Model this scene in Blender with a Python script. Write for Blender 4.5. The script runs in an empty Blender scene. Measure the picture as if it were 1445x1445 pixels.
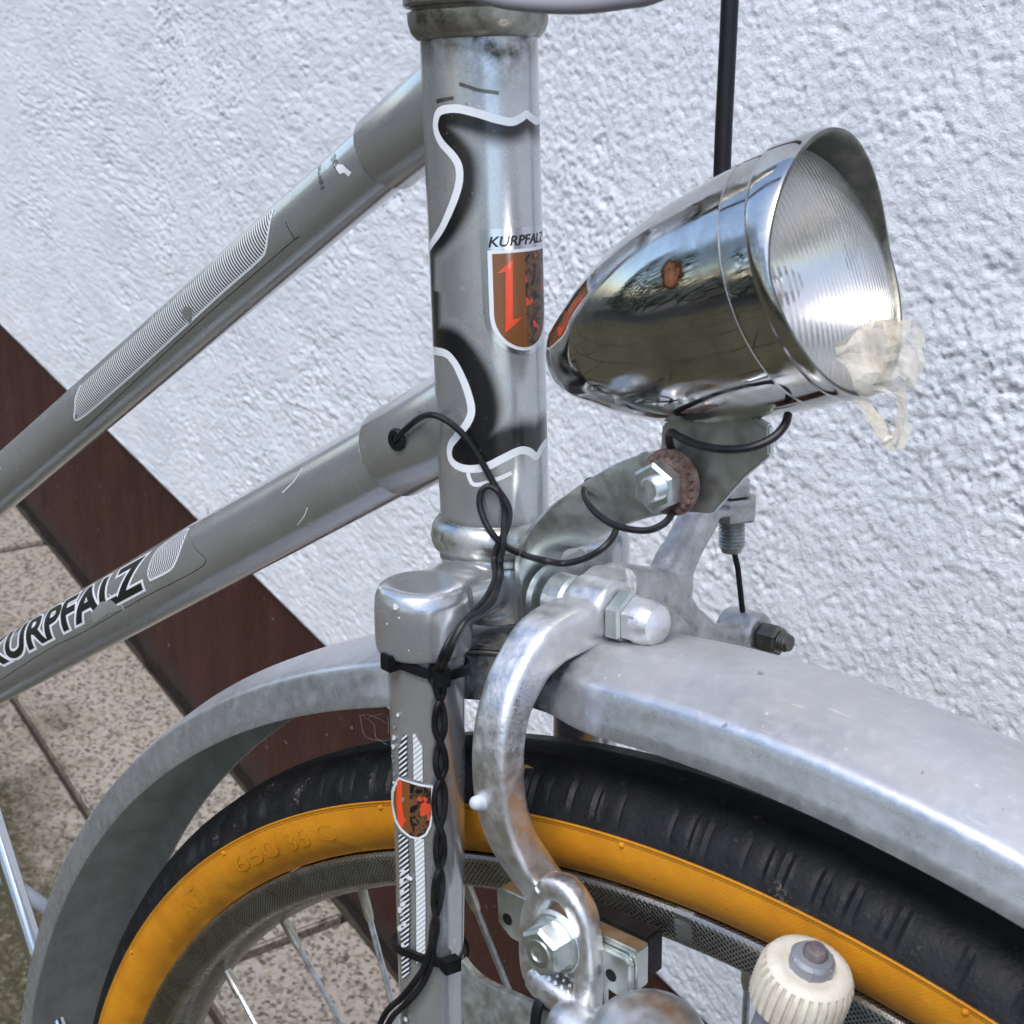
import bpy, bmesh, math, random
import numpy as np
from mathutils import Vector, Matrix
from mathutils.geometry import tessellate_polygon
random.seed(7)
rng = np.random.default_rng(5)
sc = bpy.context.scene
COL = sc.collection
R_ = math.radians

# ------------------------------------------------------------------ camera, world, sun, exposure
CAM_C = Vector((0.29031, -0.21094, 0.88652))
CAM_R = Vector((0.56311, 0.82200, 0.08496)).normalized()
CAM_U = Vector((-0.39903, 0.18044, 0.89901)).normalized()
CAM_F = Vector((-0.72366, 0.54015, -0.42961)).normalized()
FPX = 2056.26
cd = bpy.data.cameras.new('camera'); cam = bpy.data.objects.new('camera', cd); COL.objects.link(cam)
cam.matrix_world = Matrix(((CAM_R.x, CAM_U.x, -CAM_F.x, CAM_C.x), (CAM_R.y, CAM_U.y, -CAM_F.y, CAM_C.y),
                           (CAM_R.z, CAM_U.z, -CAM_F.z, CAM_C.z), (0, 0, 0, 1)))
cd.sensor_width = 36; cd.lens = FPX / 1445 * 36; cd.clip_start = 0.02; cd.clip_end = 200
cd.dof.use_dof = True; cd.dof.focus_distance = 0.43; cd.dof.aperture_fstop = 46
sc.camera = cam
SUN_EL, SUN_ROT = R_(60), R_(158)
w = bpy.data.worlds.new('World'); sc.world = w; w.use_nodes = True
nt = w.node_tree
sky = nt.nodes.new('ShaderNodeTexSky'); sky.sky_type = 'NISHITA'; sky.sun_disc = False
sky.sun_elevation = SUN_EL; sky.sun_rotation = SUN_ROT; sky.air_density = 1.0; sky.dust_density = 1.5; sky.ozone_density = 1.0
bg = nt.nodes['Background']; bg.inputs['Strength'].default_value = 0.15
nt.links.new(sky.outputs[0], bg.inputs[0])
sl = bpy.data.lights.new('sun', 'SUN'); sl.energy = 1.2; sl.angle = R_(24); sl.color = (1, .97, .93)
so = bpy.data.objects.new('sun', sl); COL.objects.link(so)
sd = Vector((math.sin(SUN_ROT) * math.cos(SUN_EL), math.cos(SUN_ROT) * math.cos(SUN_EL), math.sin(SUN_EL)))
so.rotation_euler = sd.to_track_quat('Z', 'Y').to_euler(); so.location = sd * 5
sc.view_settings.view_transform = 'Standard'; sc.view_settings.look = 'None'
sc.view_settings.exposure = 0.95; sc.view_settings.gamma = 1.0

# ------------------------------------------------------------------ bicycle frame of reference
# every point of the bicycle is written (forward v, right side w, up along the steering axis u) in mm from the foot of the head tube
HEAD = Vector((0, 0, 0.7147))
EV = Vector((0.95265, 0.22666, 0.20270)); EW = Vector((0.22037, -0.97395, 0.05340)); EU = Vector((-0.20952, 0.00621, 0.97778))
HUB = Vector((75.3, 0, -398.8))
BASE = Vector((70.0, 0, -735.0))                     # near the ground under the front hub
CL = Vector((263.57, 278.59, 105.82))                # standpoint of the photographer in the same axes
RL = Vector((.73999, -.67196, -.02981)); UL = Vector((-.15701, -.21566, .96376)); FL = Vector((-.65404, -.70849, -.26509))
def L(p): return Vector(((p[0] - BASE[0]), -(p[1] - BASE[1]), (p[2] - BASE[2]))) * 0.001
def ray(px, py): return FL + RL * ((px - 722.5) / FPX) - UL * ((py - 722.5) / FPX)
def at(px, py, v=None, w=None, u=None, d=None):
    r = ray(px, py)
    if d is not None: return CL + r * d
    i, val = (0, v) if v is not None else (1, w) if w is not None else (2, u)
    return CL + r * ((val - CL[i]) / r[i])
def hit(px, py, o, a, rad):                          # first meeting of a line of sight with a tube
    r = ray(px, py); o = Vector(o); a = Vector(a).normalized()
    c = CL - o; dp = r - a * r.dot(a); cp = c - a * c.dot(a)
    A = dp.dot(dp); B = dp.dot(cp); Cc = cp.dot(cp) - rad * rad; D = B * B - A * Cc
    if D < 0: return CL + r * (-B / A)
    return CL + r * ((-B - math.sqrt(D)) / A)

# ------------------------------------------------------------------ mesh helpers
def finish(me, mats, smooth=35):
    for m in (mats if isinstance(mats, (list, tuple)) else [mats]): me.materials.append(m)
    me.validate(); me.update()
    if smooth:
        me.polygons.foreach_set('use_smooth', [True] * len(me.polygons))
        me.set_sharp_from_angle(angle=R_(smooth))
def obj(name, me, parent=None, **kw):
    o = bpy.data.objects.new(name, me); COL.objects.link(o)
    if parent: o.parent = parent
    for k, v_ in kw.items(): o[k] = v_
    return o
class MB:
    """collects vertices (mm, bicycle axes) and faces"""
    def __init__(s): s.v = []; s.f = []; s.uv = {}; s.mi = []; s.m = 0
    def add(s, vs, fs, uvs=None):
        b = len(s.v); s.v += [Vector(p) for p in vs]; s.f += [tuple(i + b for i in f) for f in fs]; s.mi += [s.m] * len(fs)
        if uvs:
            for i, q in enumerate(uvs): s.uv[b + i] = q
        return b
    def mesh(s, name, mats, smooth=35, conv=True, attr=None):
        me = bpy.data.meshes.new(name)
        me.from_pydata([L(p) if conv else p for p in s.v], [], s.f)
        if len(set(s.mi)) > 1: me.polygons.foreach_set('material_index', s.mi)
        if s.uv:
            a = me.attributes.new('st', 'FLOAT_VECTOR', 'POINT')
            a.data.foreach_set('vector', [c for i in range(len(s.v)) for c in (*s.uv.get(i, (0, 0)), 0)])
        if attr:
            for k, vals in attr.items():
                a = me.attributes.new(k, 'FLOAT', 'POINT'); a.data.foreach_set('value', vals)
        bm = bmesh.new(); bm.from_mesh(me); bmesh.ops.recalc_face_normals(bm, faces=bm.faces); bm.to_mesh(me); bm.free()
        finish(me, mats, smooth)
        return me
    def build(s, name, mats, parent, smooth=35, **kw):
        return obj(name, s.mesh(name, mats, smooth), parent, **kw)
def basis(a, ref=None):
    a = Vector(a).normalized(); ref = Vector(ref) if ref is not None else (Vector((0, 0, 1)) if abs(a.z) < .9 else Vector((1, 0, 0)))
    x = (ref - a * ref.dot(a)).normalized(); return x, a.cross(x), a
def lathe(mb, prof, o, a, segs=32, ref=None, a0=0, a1=360, closed_ends=True, mod=None, uv=False):
    """profile [(radius, distance along axis)]"""
    x, y, z = basis(a, ref); o = Vector(o); full = abs(a1 - a0) >= 360
    n = segs if full else segs + 1; vs = []; uvs = []
    ln = 0
    for j, (r, h) in enumerate(prof):
        if j: ln += math.hypot(r - prof[j - 1][0], h - prof[j - 1][1])
        for i in range(n):
            t = R_(a0 + (a1 - a0) * i / segs); rr = r; hh = h
            if mod: rr, hh = mod(j, t, r, h)
            vs.append(o + x * (rr * math.cos(t)) + y * (rr * math.sin(t)) + z * hh); uvs.append((t, ln))
    fs = []
    for j in range(len(prof) - 1):
        for i in range(n if full else n - 1):
            k = (i + 1) % n
            fs.append((j * n + i, j * n + k, (j + 1) * n + k, (j + 1) * n + i))
    if closed_ends and full:
        if prof[0][0] > 1e-4: fs.append(tuple(range(n)))
        if prof[-1][0] > 1e-4: fs.append(tuple((len(prof) - 1) * n + i for i in range(n)))
    mb.add(vs, fs, uvs if uv else None)
def catmull(pts, sub=8, closed=False):
    P = [Vector(p) for p in pts]; out = []; n = len(P)
    for i in range(n if closed else n - 1):
        if closed: a, b, c, d = P[i - 1], P[i], P[(i + 1) % n], P[(i + 2) % n]
        else: a, b, c, d = P[max(i - 1, 0)], P[i], P[i + 1], P[min(i + 2, n - 1)]
        for k in range(sub):
            t = k / sub
            out.append(.5 * ((2 * b) + (c - a) * t + (2 * a - 5 * b + 4 * c - d) * t * t + (3 * b - a - 3 * c + d) * t ** 3))
    if not closed: out.append(P[-1])
    return out
def sweep(mb, path, rad, segs=12, closed=False, ref=None, power=2.0, twist=0):
    """tube along path; rad number, list, or list of (a, b) half-widths (a along ref, b across)"""
    n = len(path); path = [Vector(p) for p in path]
    up = None; vs = []
    for i, p in enumerate(path):
        t = (path[(i + 1) % n] - path[i - 1]) if closed else (path[min(i + 1, n - 1)] - path[max(i - 1, 0)])
        t.normalize()
        if ref is not None: x, y, _ = basis(t, ref)
        else:
            if up is None: x, y, _ = basis(t)
            else: x = (up - t * up.dot(t)).normalized(); y = t.cross(x)
            up = x
        r = rad[i] if isinstance(rad, (list, tuple)) and not (len(rad) == 2 and n != 2) else rad
        a, b = r if isinstance(r, (tuple, list)) else (r, r)
        for k in range(segs):
            th = 2 * math.pi * k / segs + twist; c, s_ = math.cos(th), math.sin(th)
            e = 2 / power
            vs.append(p + x * (a * math.copysign(abs(c) ** e, c)) + y * (b * math.copysign(abs(s_) ** e, s_)))
    fs = []
    for i in range(n if closed else n - 1):
        j = (i + 1) % n
        for k in range(segs):
            l = (k + 1) % segs
            fs.append((i * segs + k, i * segs + l, j * segs + l, j * segs + k))
    if not closed: fs += [tuple(range(segs)), tuple((n - 1) * segs + k for k in range(segs))]
    mb.add(vs, fs)
def interp(vals, n):
    """spread a short list of numbers or pairs over n samples"""
    m = len(vals); out = []
    for i in range(n):
        t = i / (n - 1) * (m - 1); k = min(int(t), m - 2); f = t - k; f = f * f * (3 - 2 * f)
        a, b = vals[k], vals[k + 1]
        out.append(tuple(p + (q - p) * f for p, q in zip(a, b)) if isinstance(a, tuple) else a + (b - a) * f)
    return out
def box(mb, c, ax, ay, az, half, bev=0.0):
    c = Vector(c); ax, ay, az = Vector(ax).normalized(), Vector(ay).normalized(), Vector(az).normalized()
    bm = bmesh.new(); bmesh.ops.create_cube(bm, size=2)
    for v_ in bm.verts: v_.co = Vector((v_.co.x * half[0], v_.co.y * half[1], v_.co.z * half[2]))
    if bev: bmesh.ops.bevel(bm, geom=bm.edges[:], offset=bev, segments=2, affect='EDGES')
    bm.verts.index_update()
    mb.add([c + ax * v_.co.x + ay * v_.co.y + az * v_.co.z for v_ in bm.verts], [tuple(v_.index for v_ in f.verts) for f in bm.faces]); bm.free()
def prism(mb, poly, axis_vec, bev=0.0):
    """closed polygon (3-D points) pushed along axis_vec"""
    bm = bmesh.new(); a = Vector(axis_vec)
    vs = [bm.verts.new(Vector(p)) for p in poly]; f = bm.faces.new(vs)
    r = bmesh.ops.extrude_face_region(bm, geom=[f])
    for g in r['geom']:
        if isinstance(g, bmesh.types.BMVert): g.co += a
    bmesh.ops.recalc_face_normals(bm, faces=bm.faces)
    if bev: bmesh.ops.bevel(bm, geom=bm.edges[:], offset=bev, segments=2, affect='EDGES')
    bm.verts.index_update()
    mb.add([v_.co.copy() for v_ in bm.verts], [tuple(v_.index for v_ in f.verts) for f in bm.faces]); bm.free()
def cast(mb, name, mat, parent, voxel=0.0007, smooth=6, **kw):
    """melts the collected pieces into one casting"""
    me = mb.mesh(name + '_raw', mat, 0); o = bpy.data.objects.new('tmp', me); COL.objects.link(o)
    m = o.modifiers.new('r', 'REMESH'); m.mode = 'VOXEL'; m.voxel_size = voxel; m.use_smooth_shade = True
    if smooth:
        s_ = o.modifiers.new('s', 'SMOOTH'); s_.iterations = smooth; s_.factor = .5
    ev = o.evaluated_get(bpy.context.evaluated_depsgraph_get()); out = bpy.data.meshes.new_from_object(ev)
    out.name = name; bpy.data.objects.remove(o); bpy.data.meshes.remove(me)
    if not out.materials: out.materials.append(mat)
    out.polygons.foreach_set('use_smooth', [True] * len(out.polygons))
    return obj(name, out, parent, **kw)
def flat2d(loops, maxlen, bevel=0):
    """planar region from closed 2-D loops (holes allowed) cut into small triangles -> verts2d, faces"""
    cu = bpy.data.curves.new('t', 'CURVE'); cu.dimensions = '2D'; cu.fill_mode = 'BOTH'
    for lp in loops:
        s_ = cu.splines.new('POLY'); s_.points.add(len(lp) - 1); s_.use_cyclic_u = True
        for q, p in zip(s_.points, lp): q.co = (p[0], p[1], 0, 1)
    return curve2d(cu, maxlen)
def curve2d(cu, maxlen):
    o = bpy.data.objects.new('t', cu); COL.objects.link(o)
    ev = o.evaluated_get(bpy.context.evaluated_depsgraph_get()); me = bpy.data.meshes.new_from_object(ev)
    bpy.data.objects.remove(o)
    bm = bmesh.new(); bm.from_mesh(me); bpy.data.meshes.remove(me)
    bmesh.ops.remove_doubles(bm, verts=bm.verts, dist=1e-4); bmesh.ops.triangulate(bm, faces=bm.faces)
    for _ in range(9):
        lg = [e for e in bm.edges if e.calc_length() > maxlen]
        if not lg: break
        bmesh.ops.subdivide_edges(bm, edges=lg, cuts=1); bmesh.ops.triangulate(bm, faces=[f for f in bm.faces if len(f.verts) > 3])
    bm.verts.index_update()
    r = [(v_.co.x, v_.co.y) for v_ in bm.verts], [tuple(v_.index for v_ in f.verts) for f in bm.faces]
    bm.free(); return r
def text2d(s, size, maxlen, offset=0.0, shear=0.0, sx=1.0, center=False):
    cu = bpy.data.curves.new('t', 'FONT'); cu.body = s; cu.size = size; cu.offset = offset; cu.shear = shear; cu.resolution_u = 4
    v2, f = curve2d(cu, maxlen / sx)
    v2 = [(x * sx, y) for x, y in v2]
    return v2, f
def tubemap(o, a, ref, rad):
    """(s along the tube, arc length round it) -> point"""
    o = Vector(o); x, y, z = basis(a, ref)
    def f(s, t, lift=0.0):
        th = t / rad; return o + z * s + x * ((rad + lift) * math.cos(th)) + y * ((rad + lift) * math.sin(th))
    def inv(p):
        q = Vector(p) - o; return q.dot(z), rad * math.atan2(q.dot(y), q.dot(x))
    return f, inv
def decal(name, v2f, fmap, lift, mat, parent, thick=0.0, **kw):
    v2, f = v2f; mb = MB(); mb.add([fmap(x, y, lift) for x, y in v2], f, uvs=[(x, y) for x, y in v2])
    me = bpy.data.meshes.new(name); me.from_pydata([L(p) for p in mb.v], [], mb.f)
    a = me.attributes.new('st', 'FLOAT_VECTOR', 'POINT'); a.data.foreach_set('vector', [c for x, y in v2 for c in (x, y, 0)])
    bm = bmesh.new(); bm.from_mesh(me)
    c = bm.verts[:]; 
    # turn outwards, as seen from the tube axis
    bm.normal_update(); bm.faces.ensure_lookup_table()
    if bm.faces:
        s_ = 0
        for fc in bm.faces[:40]:
            cc = fc.calc_center_median(); vx = sum((v2[v_.index][0] for v_ in fc.verts)) / len(fc.verts); vy = sum((v2[v_.index][1] for v_ in fc.verts)) / len(fc.verts)
            s_ += fc.normal.dot(L(fmap(vx, vy, lift + 5)) - L(fmap(vx, vy, lift)))
        if s_ < 0: bmesh.ops.reverse_faces(bm, faces=bm.faces)
    bm.to_mesh(me); bm.free(); finish(me, mat, 0)
    me.polygons.foreach_set('use_smooth', [True] * len(me.polygons))
    return obj(name, me, parent, **kw)
def ribbon2d(pts, width, sub=6):
    p = catmull([(a, b, 0) for a, b in pts], sub); n = len(p); v2 = []; f = []
    for i in range(n):
        t = (p[min(i + 1, n - 1)] - p[max(i - 1, 0)]).normalized(); nrm = Vector((-t.y, t.x, 0))
        wd = width if not isinstance(width, list) else width[i]
        for k in (-1, -.33, .33, 1): q = p[i] + nrm * (k * wd / 2); v2.append((q.x, q.y))
    for i in range(n - 1):
        for k in range(3): f.append((i * 4 + k, i * 4 + k + 1, i * 4 + 5 + k, i * 4 + 4 + k))
    return v2, f

# ------------------------------------------------------------------ material helper
class N:
    def __init__(s, name):
        s.mat = bpy.data.materials.new(name); s.mat.use_nodes = True; s.t = s.mat.node_tree; s.b = s.t.nodes['Principled BSDF']
        s.co = s.t.nodes.new('ShaderNodeTexCoord').outputs['Object']
    def n(s, typ, **kw):
        q = s.t.nodes.new(typ)
        for k, v_ in kw.items(): setattr(q, k, v_)
        return q
    def set(s, sock, val):
        i = s.b.inputs[sock] if isinstance(sock, str) else sock
        if hasattr(val, 'is_output'): s.t.links.new(val, i)
        elif isinstance(val, (tuple, list)): i.default_value = (*val, 1) if len(val) == 3 and i.type == 'RGBA' else val
        else: i.default_value = val
    def noise(s, scale, detail=4, rough=.55, co=None, out='Fac', dist=0.0, stretch=None):
        q = s.n('ShaderNodeTexNoise'); q.inputs['Scale'].default_value = scale; q.inputs['Detail'].default_value = detail
        q.inputs['Roughness'].default_value = rough; q.inputs['Distortion'].default_value = dist
        c = co or s.co
        if stretch:
            mp = s.n('ShaderNodeMapping'); mp.inputs['Scale'].default_value = stretch; s.t.links.new(c, mp.inputs[0]); c = mp.outputs[0]
        s.t.links.new(c, q.inputs['Vector']); return q.outputs[out]
    def vor(s, scale, feature='F1', out='Distance', rnd=1.0, co=None):
        q = s.n('ShaderNodeTexVoronoi', feature=feature); q.inputs['Scale'].default_value = scale; q.inputs['Randomness'].default_value = rnd
        s.t.links.new(co or s.co, q.inputs['Vector']); return q.outputs[out]
    def ramp(s, fac, stops, interp='LINEAR'):
        q = s.n('ShaderNodeValToRGB'); e = q.color_ramp.elements; q.color_ramp.interpolation = interp
        while len(e) < len(stops): e.new(.5)
        for el, (p, c) in zip(e, stops): el.position = p; el.color = (c, c, c, 1) if not isinstance(c, (tuple, list)) else (*c, 1)
        s.t.links.new(fac, q.inputs[0]); return q.outputs[0]
    def mix(s, fac, a, b, blend='MIX'):
        q = s.n('ShaderNodeMix', data_type='RGBA', blend_type=blend)
        for i, v_ in ((0, fac), (6, a), (7, b)): s.set(q.inputs[i], v_)
        return q.outputs[2]
    def math(s, op, a, b=0.0, c=0.0):
        q = s.n('ShaderNodeMath', operation=op)
        for i, v_ in enumerate((a, b, c)): s.set(q.inputs[i], v_)
        return q.outputs[0]
    def attr(s, name, out='Fac'):
        q = s.n('ShaderNodeAttribute', attribute_name=name); return q.outputs[out]
    def sep(s, vec):
        q = s.n('ShaderNodeSeparateXYZ'); s.t.links.new(vec, q.inputs[0]); return q.outputs
    def bump(s, h, strength=.3, dist=.001):
        q = s.n('ShaderNodeBump'); q.inputs['Strength'].default_value = strength; q.inputs['Distance'].default_value = dist
        prev = s.b.inputs['Normal']
        if prev.is_linked: s.t.links.new(prev.links[0].from_socket, q.inputs['Normal'])
        s.t.links.new(h, q.inputs['Height']); s.t.links.new(q.outputs[0], s.b.inputs['Normal'])
    def nz(s):
        g = s.n('ShaderNodeNewGeometry'); return s.sep(g.outputs['Normal'])[2]

M = {}
def silver(name, ink=False):
    m = N(name)
    spk = m.noise(3500, 2, .5); mott = m.noise(55, 5, .6)
    base = m.mix(m.ramp(spk, [(.3, 0), (.7, 1)]), (.47, .485, .50), (.63, .645, .66))
    base = m.mix(m.ramp(mott, [(.45, 0), (.75, .35)]), base, (.36, .35, .31))
    # dirt specks and paint chips
    spots = m.ramp(m.noise(420, 3, .6), [(.70, 0), (.74, 1)])
    base = m.mix(m.math('MULTIPLY', spots, .55), base, (.10, .09, .07))
    chips = m.ramp(m.noise(230, 2, .5), [(.715, 0), (.73, 1)])
    base = m.mix(chips, base, (.62, .63, .62))
    met = .74
    rough = m.ramp(m.noise(90, 4), [(.3, .19), (.75, .31)])
    if ink:
        i = m.attr('ink'); speck = m.ramp(m.noise(900, 2), [(.68, 0), (.74, .15)])
        i = m.math('SUBTRACT', i, m.math('MULTIPLY', speck, i))
        base = m.mix(i, base, (.006, .006, .007))
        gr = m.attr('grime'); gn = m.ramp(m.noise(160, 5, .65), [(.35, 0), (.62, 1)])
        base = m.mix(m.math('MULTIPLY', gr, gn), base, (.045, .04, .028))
        met_s = m.math('MULTIPLY', m.math('SUBTRACT', 1.0, i), met); m.set('Metallic', met_s)
        rough = m.mix(i, rough, (.3, .3, .3))
    else: m.set('Metallic', met)
    m.set('Base Color', base); m.set('Roughness', rough); m.set('Coat Weight', .55); m.set('Coat Roughness', .14)
    m.bump(m.noise(260, 3), .04, .001)
    return m.mat
M['silver'] = silver('silver_paint'); M['silver_ink'] = silver('silver_paint_airbrushed', True)
def metal(name, lo, hi, r0, r1, scale=120, bump=.05, bscale=500, dirt=0.0, dirtcol=(.09, .075, .055), met=1.0, rust=0.0):
    m = N(name); f = m.noise(scale, 5, .62)
    c = m.mix(m.ramp(f, [(.35, 0), (.68, 1)]), lo, hi)
    if dirt:
        d = m.ramp(m.noise(scale * 1.7, 6, .7), [(.5 - .1 * dirt, 0), (.78, dirt)])
        c = m.mix(d, c, dirtcol); m.set('Metallic', m.math('MULTIPLY', m.math('SUBTRACT', 1.0, d), met))
        m.set('Roughness', m.mix(d, m.ramp(m.noise(scale * 2, 4), [(.3, r0), (.7, r1)]), (.8, .8, .8)))
    else:
        m.set('Metallic', met); m.set('Roughness', m.ramp(m.noise(scale * 2, 4), [(.3, r0), (.7, r1)]))
    if rust:
        rs = m.ramp(m.noise(scale * .9, 5, .7), [(.66 - .1 * rust, 0), (.72, 1)]); c = m.mix(rs, c, (.16, .055, .018))
    m.set('Base Color', c)
    m.bump(m.noise(bscale, 4), bump, .001)
    return m.mat
M['cast'] = metal('cast_aluminium', (.74, .74, .75), (.90, .89, .89), .34, .52, 140, .16, 700, .2, (.42, .41, .40))
M['cast_dull'] = metal('dull_cast_aluminium', (.46, .45, .45), (.66, .64, .62), .36, .55, 160, .25, 800, .55, (.25, .22, .20))
M['zinc'] = metal('zinc_plated_steel', (.58, .62, .59), (.68, .71, .68), .3, .48, 110, .08, 600, .12, (.30, .29, .24), rust=.1)
M['zinc_bright'] = metal('bright_zinc_plate', (.55, .60, .60), (.75, .80, .80), .36, .52, 140, .06, 600, .15)
M['steel'] = metal('grey_steel', (.33, .34, .33), (.5, .5, .48), .3, .5, 200, .1, 600, .4, (.12, .10, .07))
M['dark_steel'] = metal('dark_nut_steel', (.12, .125, .11), (.24, .24, .21), .3, .5, 200, .1, 600, .4, (.08, .07, .05))
M['headset'] = metal('worn_headset_chrome', (.42, .43, .40), (.66, .67, .64), .18, .36, 90, .08, 400, .65, (.10, .09, .055))
M['headset_old'] = metal('tarnished_headset_chrome', (.26, .25, .21), (.44, .43, .38), .22, .42, 90, .12, 400, .95, (.05, .046, .03))
M['rust'] = metal('rusty_washer', (.12, .07, .055), (.30, .22, .19), .6, .85, 300, .5, 900, .5, (.10, .035, .02), met=.5)
M['spoke'] = metal('spoke_steel', (.5, .52, .54), (.72, .74, .76), .25, .4, 200, .05, 600, .3)
M['brass'] = metal('nipple_brass', (.48, .45, .36), (.66, .62, .52), .3, .45, 300, .05, 600, .4)
M['greyrust'] = metal('dull_brown_axle', (.16, .13, .13), (.27, .24, .24), .5, .7, 300, .3, 900, .3, (.12, .07, .05), met=.5)
M['satin'] = metal('satin_aluminium', (.52, .53, .54), (.70, .71, .72), .36, .52, 90, .08, 600)
# chrome lamp shell
m = N('lamp_chrome'); f = m.noise(70, 5, .65)
c = m.mix(m.ramp(f, [(.45, 0), (.8, 1)]), (.62, .62, .61), (.42, .40, .36))
geo = m.attr('rustspot'); rn = m.ramp(m.math('ADD', geo, m.math('MULTIPLY', m.noise(350, 4), .45)), [(.80, 0), (.92, 1)])
rc = m.ramp(m.math('ADD', geo, m.math('MULTIPLY', m.noise(350, 4), .45)), [(.66, 0), (.80, 1)])
c = m.mix(rc, c, m.ramp(m.noise(500, 4), [(.35, (.10, .03, .012)), (.65, (.20, .085, .03))]))
m.set('Base Color', c); m.set('Metallic', m.math('SUBTRACT', 1.0, m.math('MULTIPLY', rn, .9)))
smg = m.ramp(m.noise(48, 7, .72, dist=.8), [(.44, 0), (.66, 1)]); c2 = m.mix(m.math('MULTIPLY', smg, .55), c, (.30, .29, .26)); m.set('Base Color', c2)
scr = m.math('ADD', m.math('MULTIPLY', m.noise(130, 6, .7, stretch=(.4, 1, 1)), .7), m.math('MULTIPLY', smg, .22))
m.set('Roughness', m.mix(rn, m.ramp(scr, [(.36, .04), (.68, .30)]), (.8, .8, .8)))
m.bump(m.noise(45, 3), .02, .002); M['chrome'] = m.mat
m = N('stand_chrome'); m.set('Base Color', (.75, .77, .8)); m.set('Metallic', 1); m.set('Roughness', .18); M['chrome_plain'] = m.mat
# mudguard: dull anodised aluminium with settled dust
m = N('mudguard_aluminium'); f = m.noise(38, 6, .68); f2 = m.noise(260, 5, .6)
c = m.mix(m.ramp(f, [(.35, 0), (.7, 1)]), (.50, .53, .58), (.68, .71, .76))
c = m.mix(m.ramp(f2, [(.48, 0), (.72, .5)]), c, (.78, .80, .83))
dust = m.math('MULTIPLY', m.attr('dust'), m.ramp(m.noise(60, 6, .7), [(.25, .25), (.7, 1)]))
c = m.mix(m.math('MULTIPLY', dust, .75), c, (.42, .39, .365))
blk = m.math('MULTIPLY', m.attr('dirt_shade'), m.ramp(m.noise(140, 5, .7), [(.3, .35), (.6, 1)]))  # dirt together with shade painted into the mudguard colour
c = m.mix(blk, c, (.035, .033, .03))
sp = m.ramp(m.noise(150, 3, .6), [(.72, 0), (.76, 1)]); c = m.mix(m.math('MULTIPLY', sp, .6), c, (.16, .10, .06))
wsp = m.ramp(m.noise(520, 2, .6), [(.70, 0), (.75, 1)]); c = m.mix(m.math('MULTIPLY', wsp, .6), c, (.8, .81, .82))
scr = m.ramp(m.noise(420, 3, .6, stretch=(.05, 1, 1)), [(.68, 0), (.74, 1)]); c = m.mix(m.math('MULTIPLY', scr, .5), c, (.86, .87, .88)); scr = m.ramp(m.noise(330, 3, .6, stretch=(1, 1, .04)), [(.71, 0), (.75, 1)]); c = m.mix(m.math('MULTIPLY', scr, .5), c, (.22, .21, .20))
d2 = m.math('MAXIMUM', m.math('MULTIPLY', dust, .6), blk)
m.set('Base Color', c); m.set('Metallic', m.math('SUBTRACT', .86, m.math('MULTIPLY', d2, .8)))
m.set('Roughness', m.mix(d2, m.ramp(f2, [(.3, .20), (.7, .40)]), (.62, .62, .62))); m.bump(f2, .08, .001); M['guard'] = m.mat
m = N('mudguard_inside'); f = m.noise(90, 6, .7)
m.set('Base Color', m.mix(m.ramp(f, [(.3, 0), (.72, 1)]), (.34, .33, .28), (.52, .51, .46))); m.set('Roughness', .75); m.set('Metallic', .25)
m.bump(m.noise(400, 4), .2, .001); M['guard_in'] = m.mat
# rubber
m = N('black_rubber'); f = m.noise(120, 6, .7)
c = m.mix(m.ramp(f, [(.4, 0), (.75, 1)]), (.006, .0063, .0075), (.015, .0155, .0175))
dd = m.ramp(m.noise(70, 7, .75), [(.58, 0), (.72, 1)]); c = m.mix(m.math('MULTIPLY', m.math('MULTIPLY', dd, m.ramp(m.noise(900, 3), [(.5, 0), (.6, 1)])), .8), c, (.20, .18, .15))
m.set('Base Color', c); m.set('Specular IOR Level', .32); m.set('Roughness', m.ramp(f, [(.3, .45), (.7, .65)])); m.bump(m.noise(700, 4), .25, .001); M['rubber'] = m.mat
m = N('amber_sidewall_rubber'); f = m.noise(60, 5, .6)
c = m.mix(m.ramp(f, [(.35, 0), (.7, 1)]), (.52, .20, .010), (.64, .27, .014))
c = m.mix(m.ramp(m.noise(300, 4), [(.66, 0), (.8, .5)]), c, (.22, .09, .015))
st = m.sep(m.attr('st', 'Vector')); ed = m.ramp(m.math('ADD', st[1], m.math('MULTIPLY', m.math('SUBTRACT', m.noise(110, 5, .7), .5), 9.0)), [(.0, 0), (.55, 0), (.9, 1)])
q = m.n('ShaderNodeMapRange'); q.inputs['From Min'].default_value = 0; q.inputs['From Max'].default_value = 22
m.t.links.new(m.math('ADD', st[1], m.math('MULTIPLY', m.math('SUBTRACT', m.noise(110, 5, .7), .5), 14.0)), q.inputs['Value']); ed = m.ramp(q.outputs[0], [(.62, 0), (.95, 1)])
c = m.mix(m.math('MULTIPLY', ed, .55), c, (.16, .075, .018)); c = m.mix(m.ramp(m.noise(36, 6, .7), [(.56, 0), (.72, .45)]), c, (.30, .13, .02))
thr = m.math('PINGPONG', m.math('ADD', m.math('MULTIPLY', st[0], 318 / 1.3), m.math('MULTIPLY', st[1], 1 / 1.3)), .5); m.bump(thr, .10, .0006)
c = m.mix(m.math('MULTIPLY', m.ramp(m.noise(800, 3, .6), [(.62, 0), (.72, 1)]), .35), c, (.12, .06, .02))
m.set('Base Color', c); m.set('Roughness', .55); m.set('Specular IOR Level', .25); m.bump(m.noise(600, 4), .1, .001); m.bump(m.noise(60, 3), .15, .002); M['amber'] = m.mat
m = N('black_plastic'); m.set('Base Color', (.006, .006, .007)); m.set('Specular IOR Level', .35); m.set('Roughness', m.ramp(m.noise(300, 4), [(.3, .3), (.7, .5)])); M['plastic'] = m.mat
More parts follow.
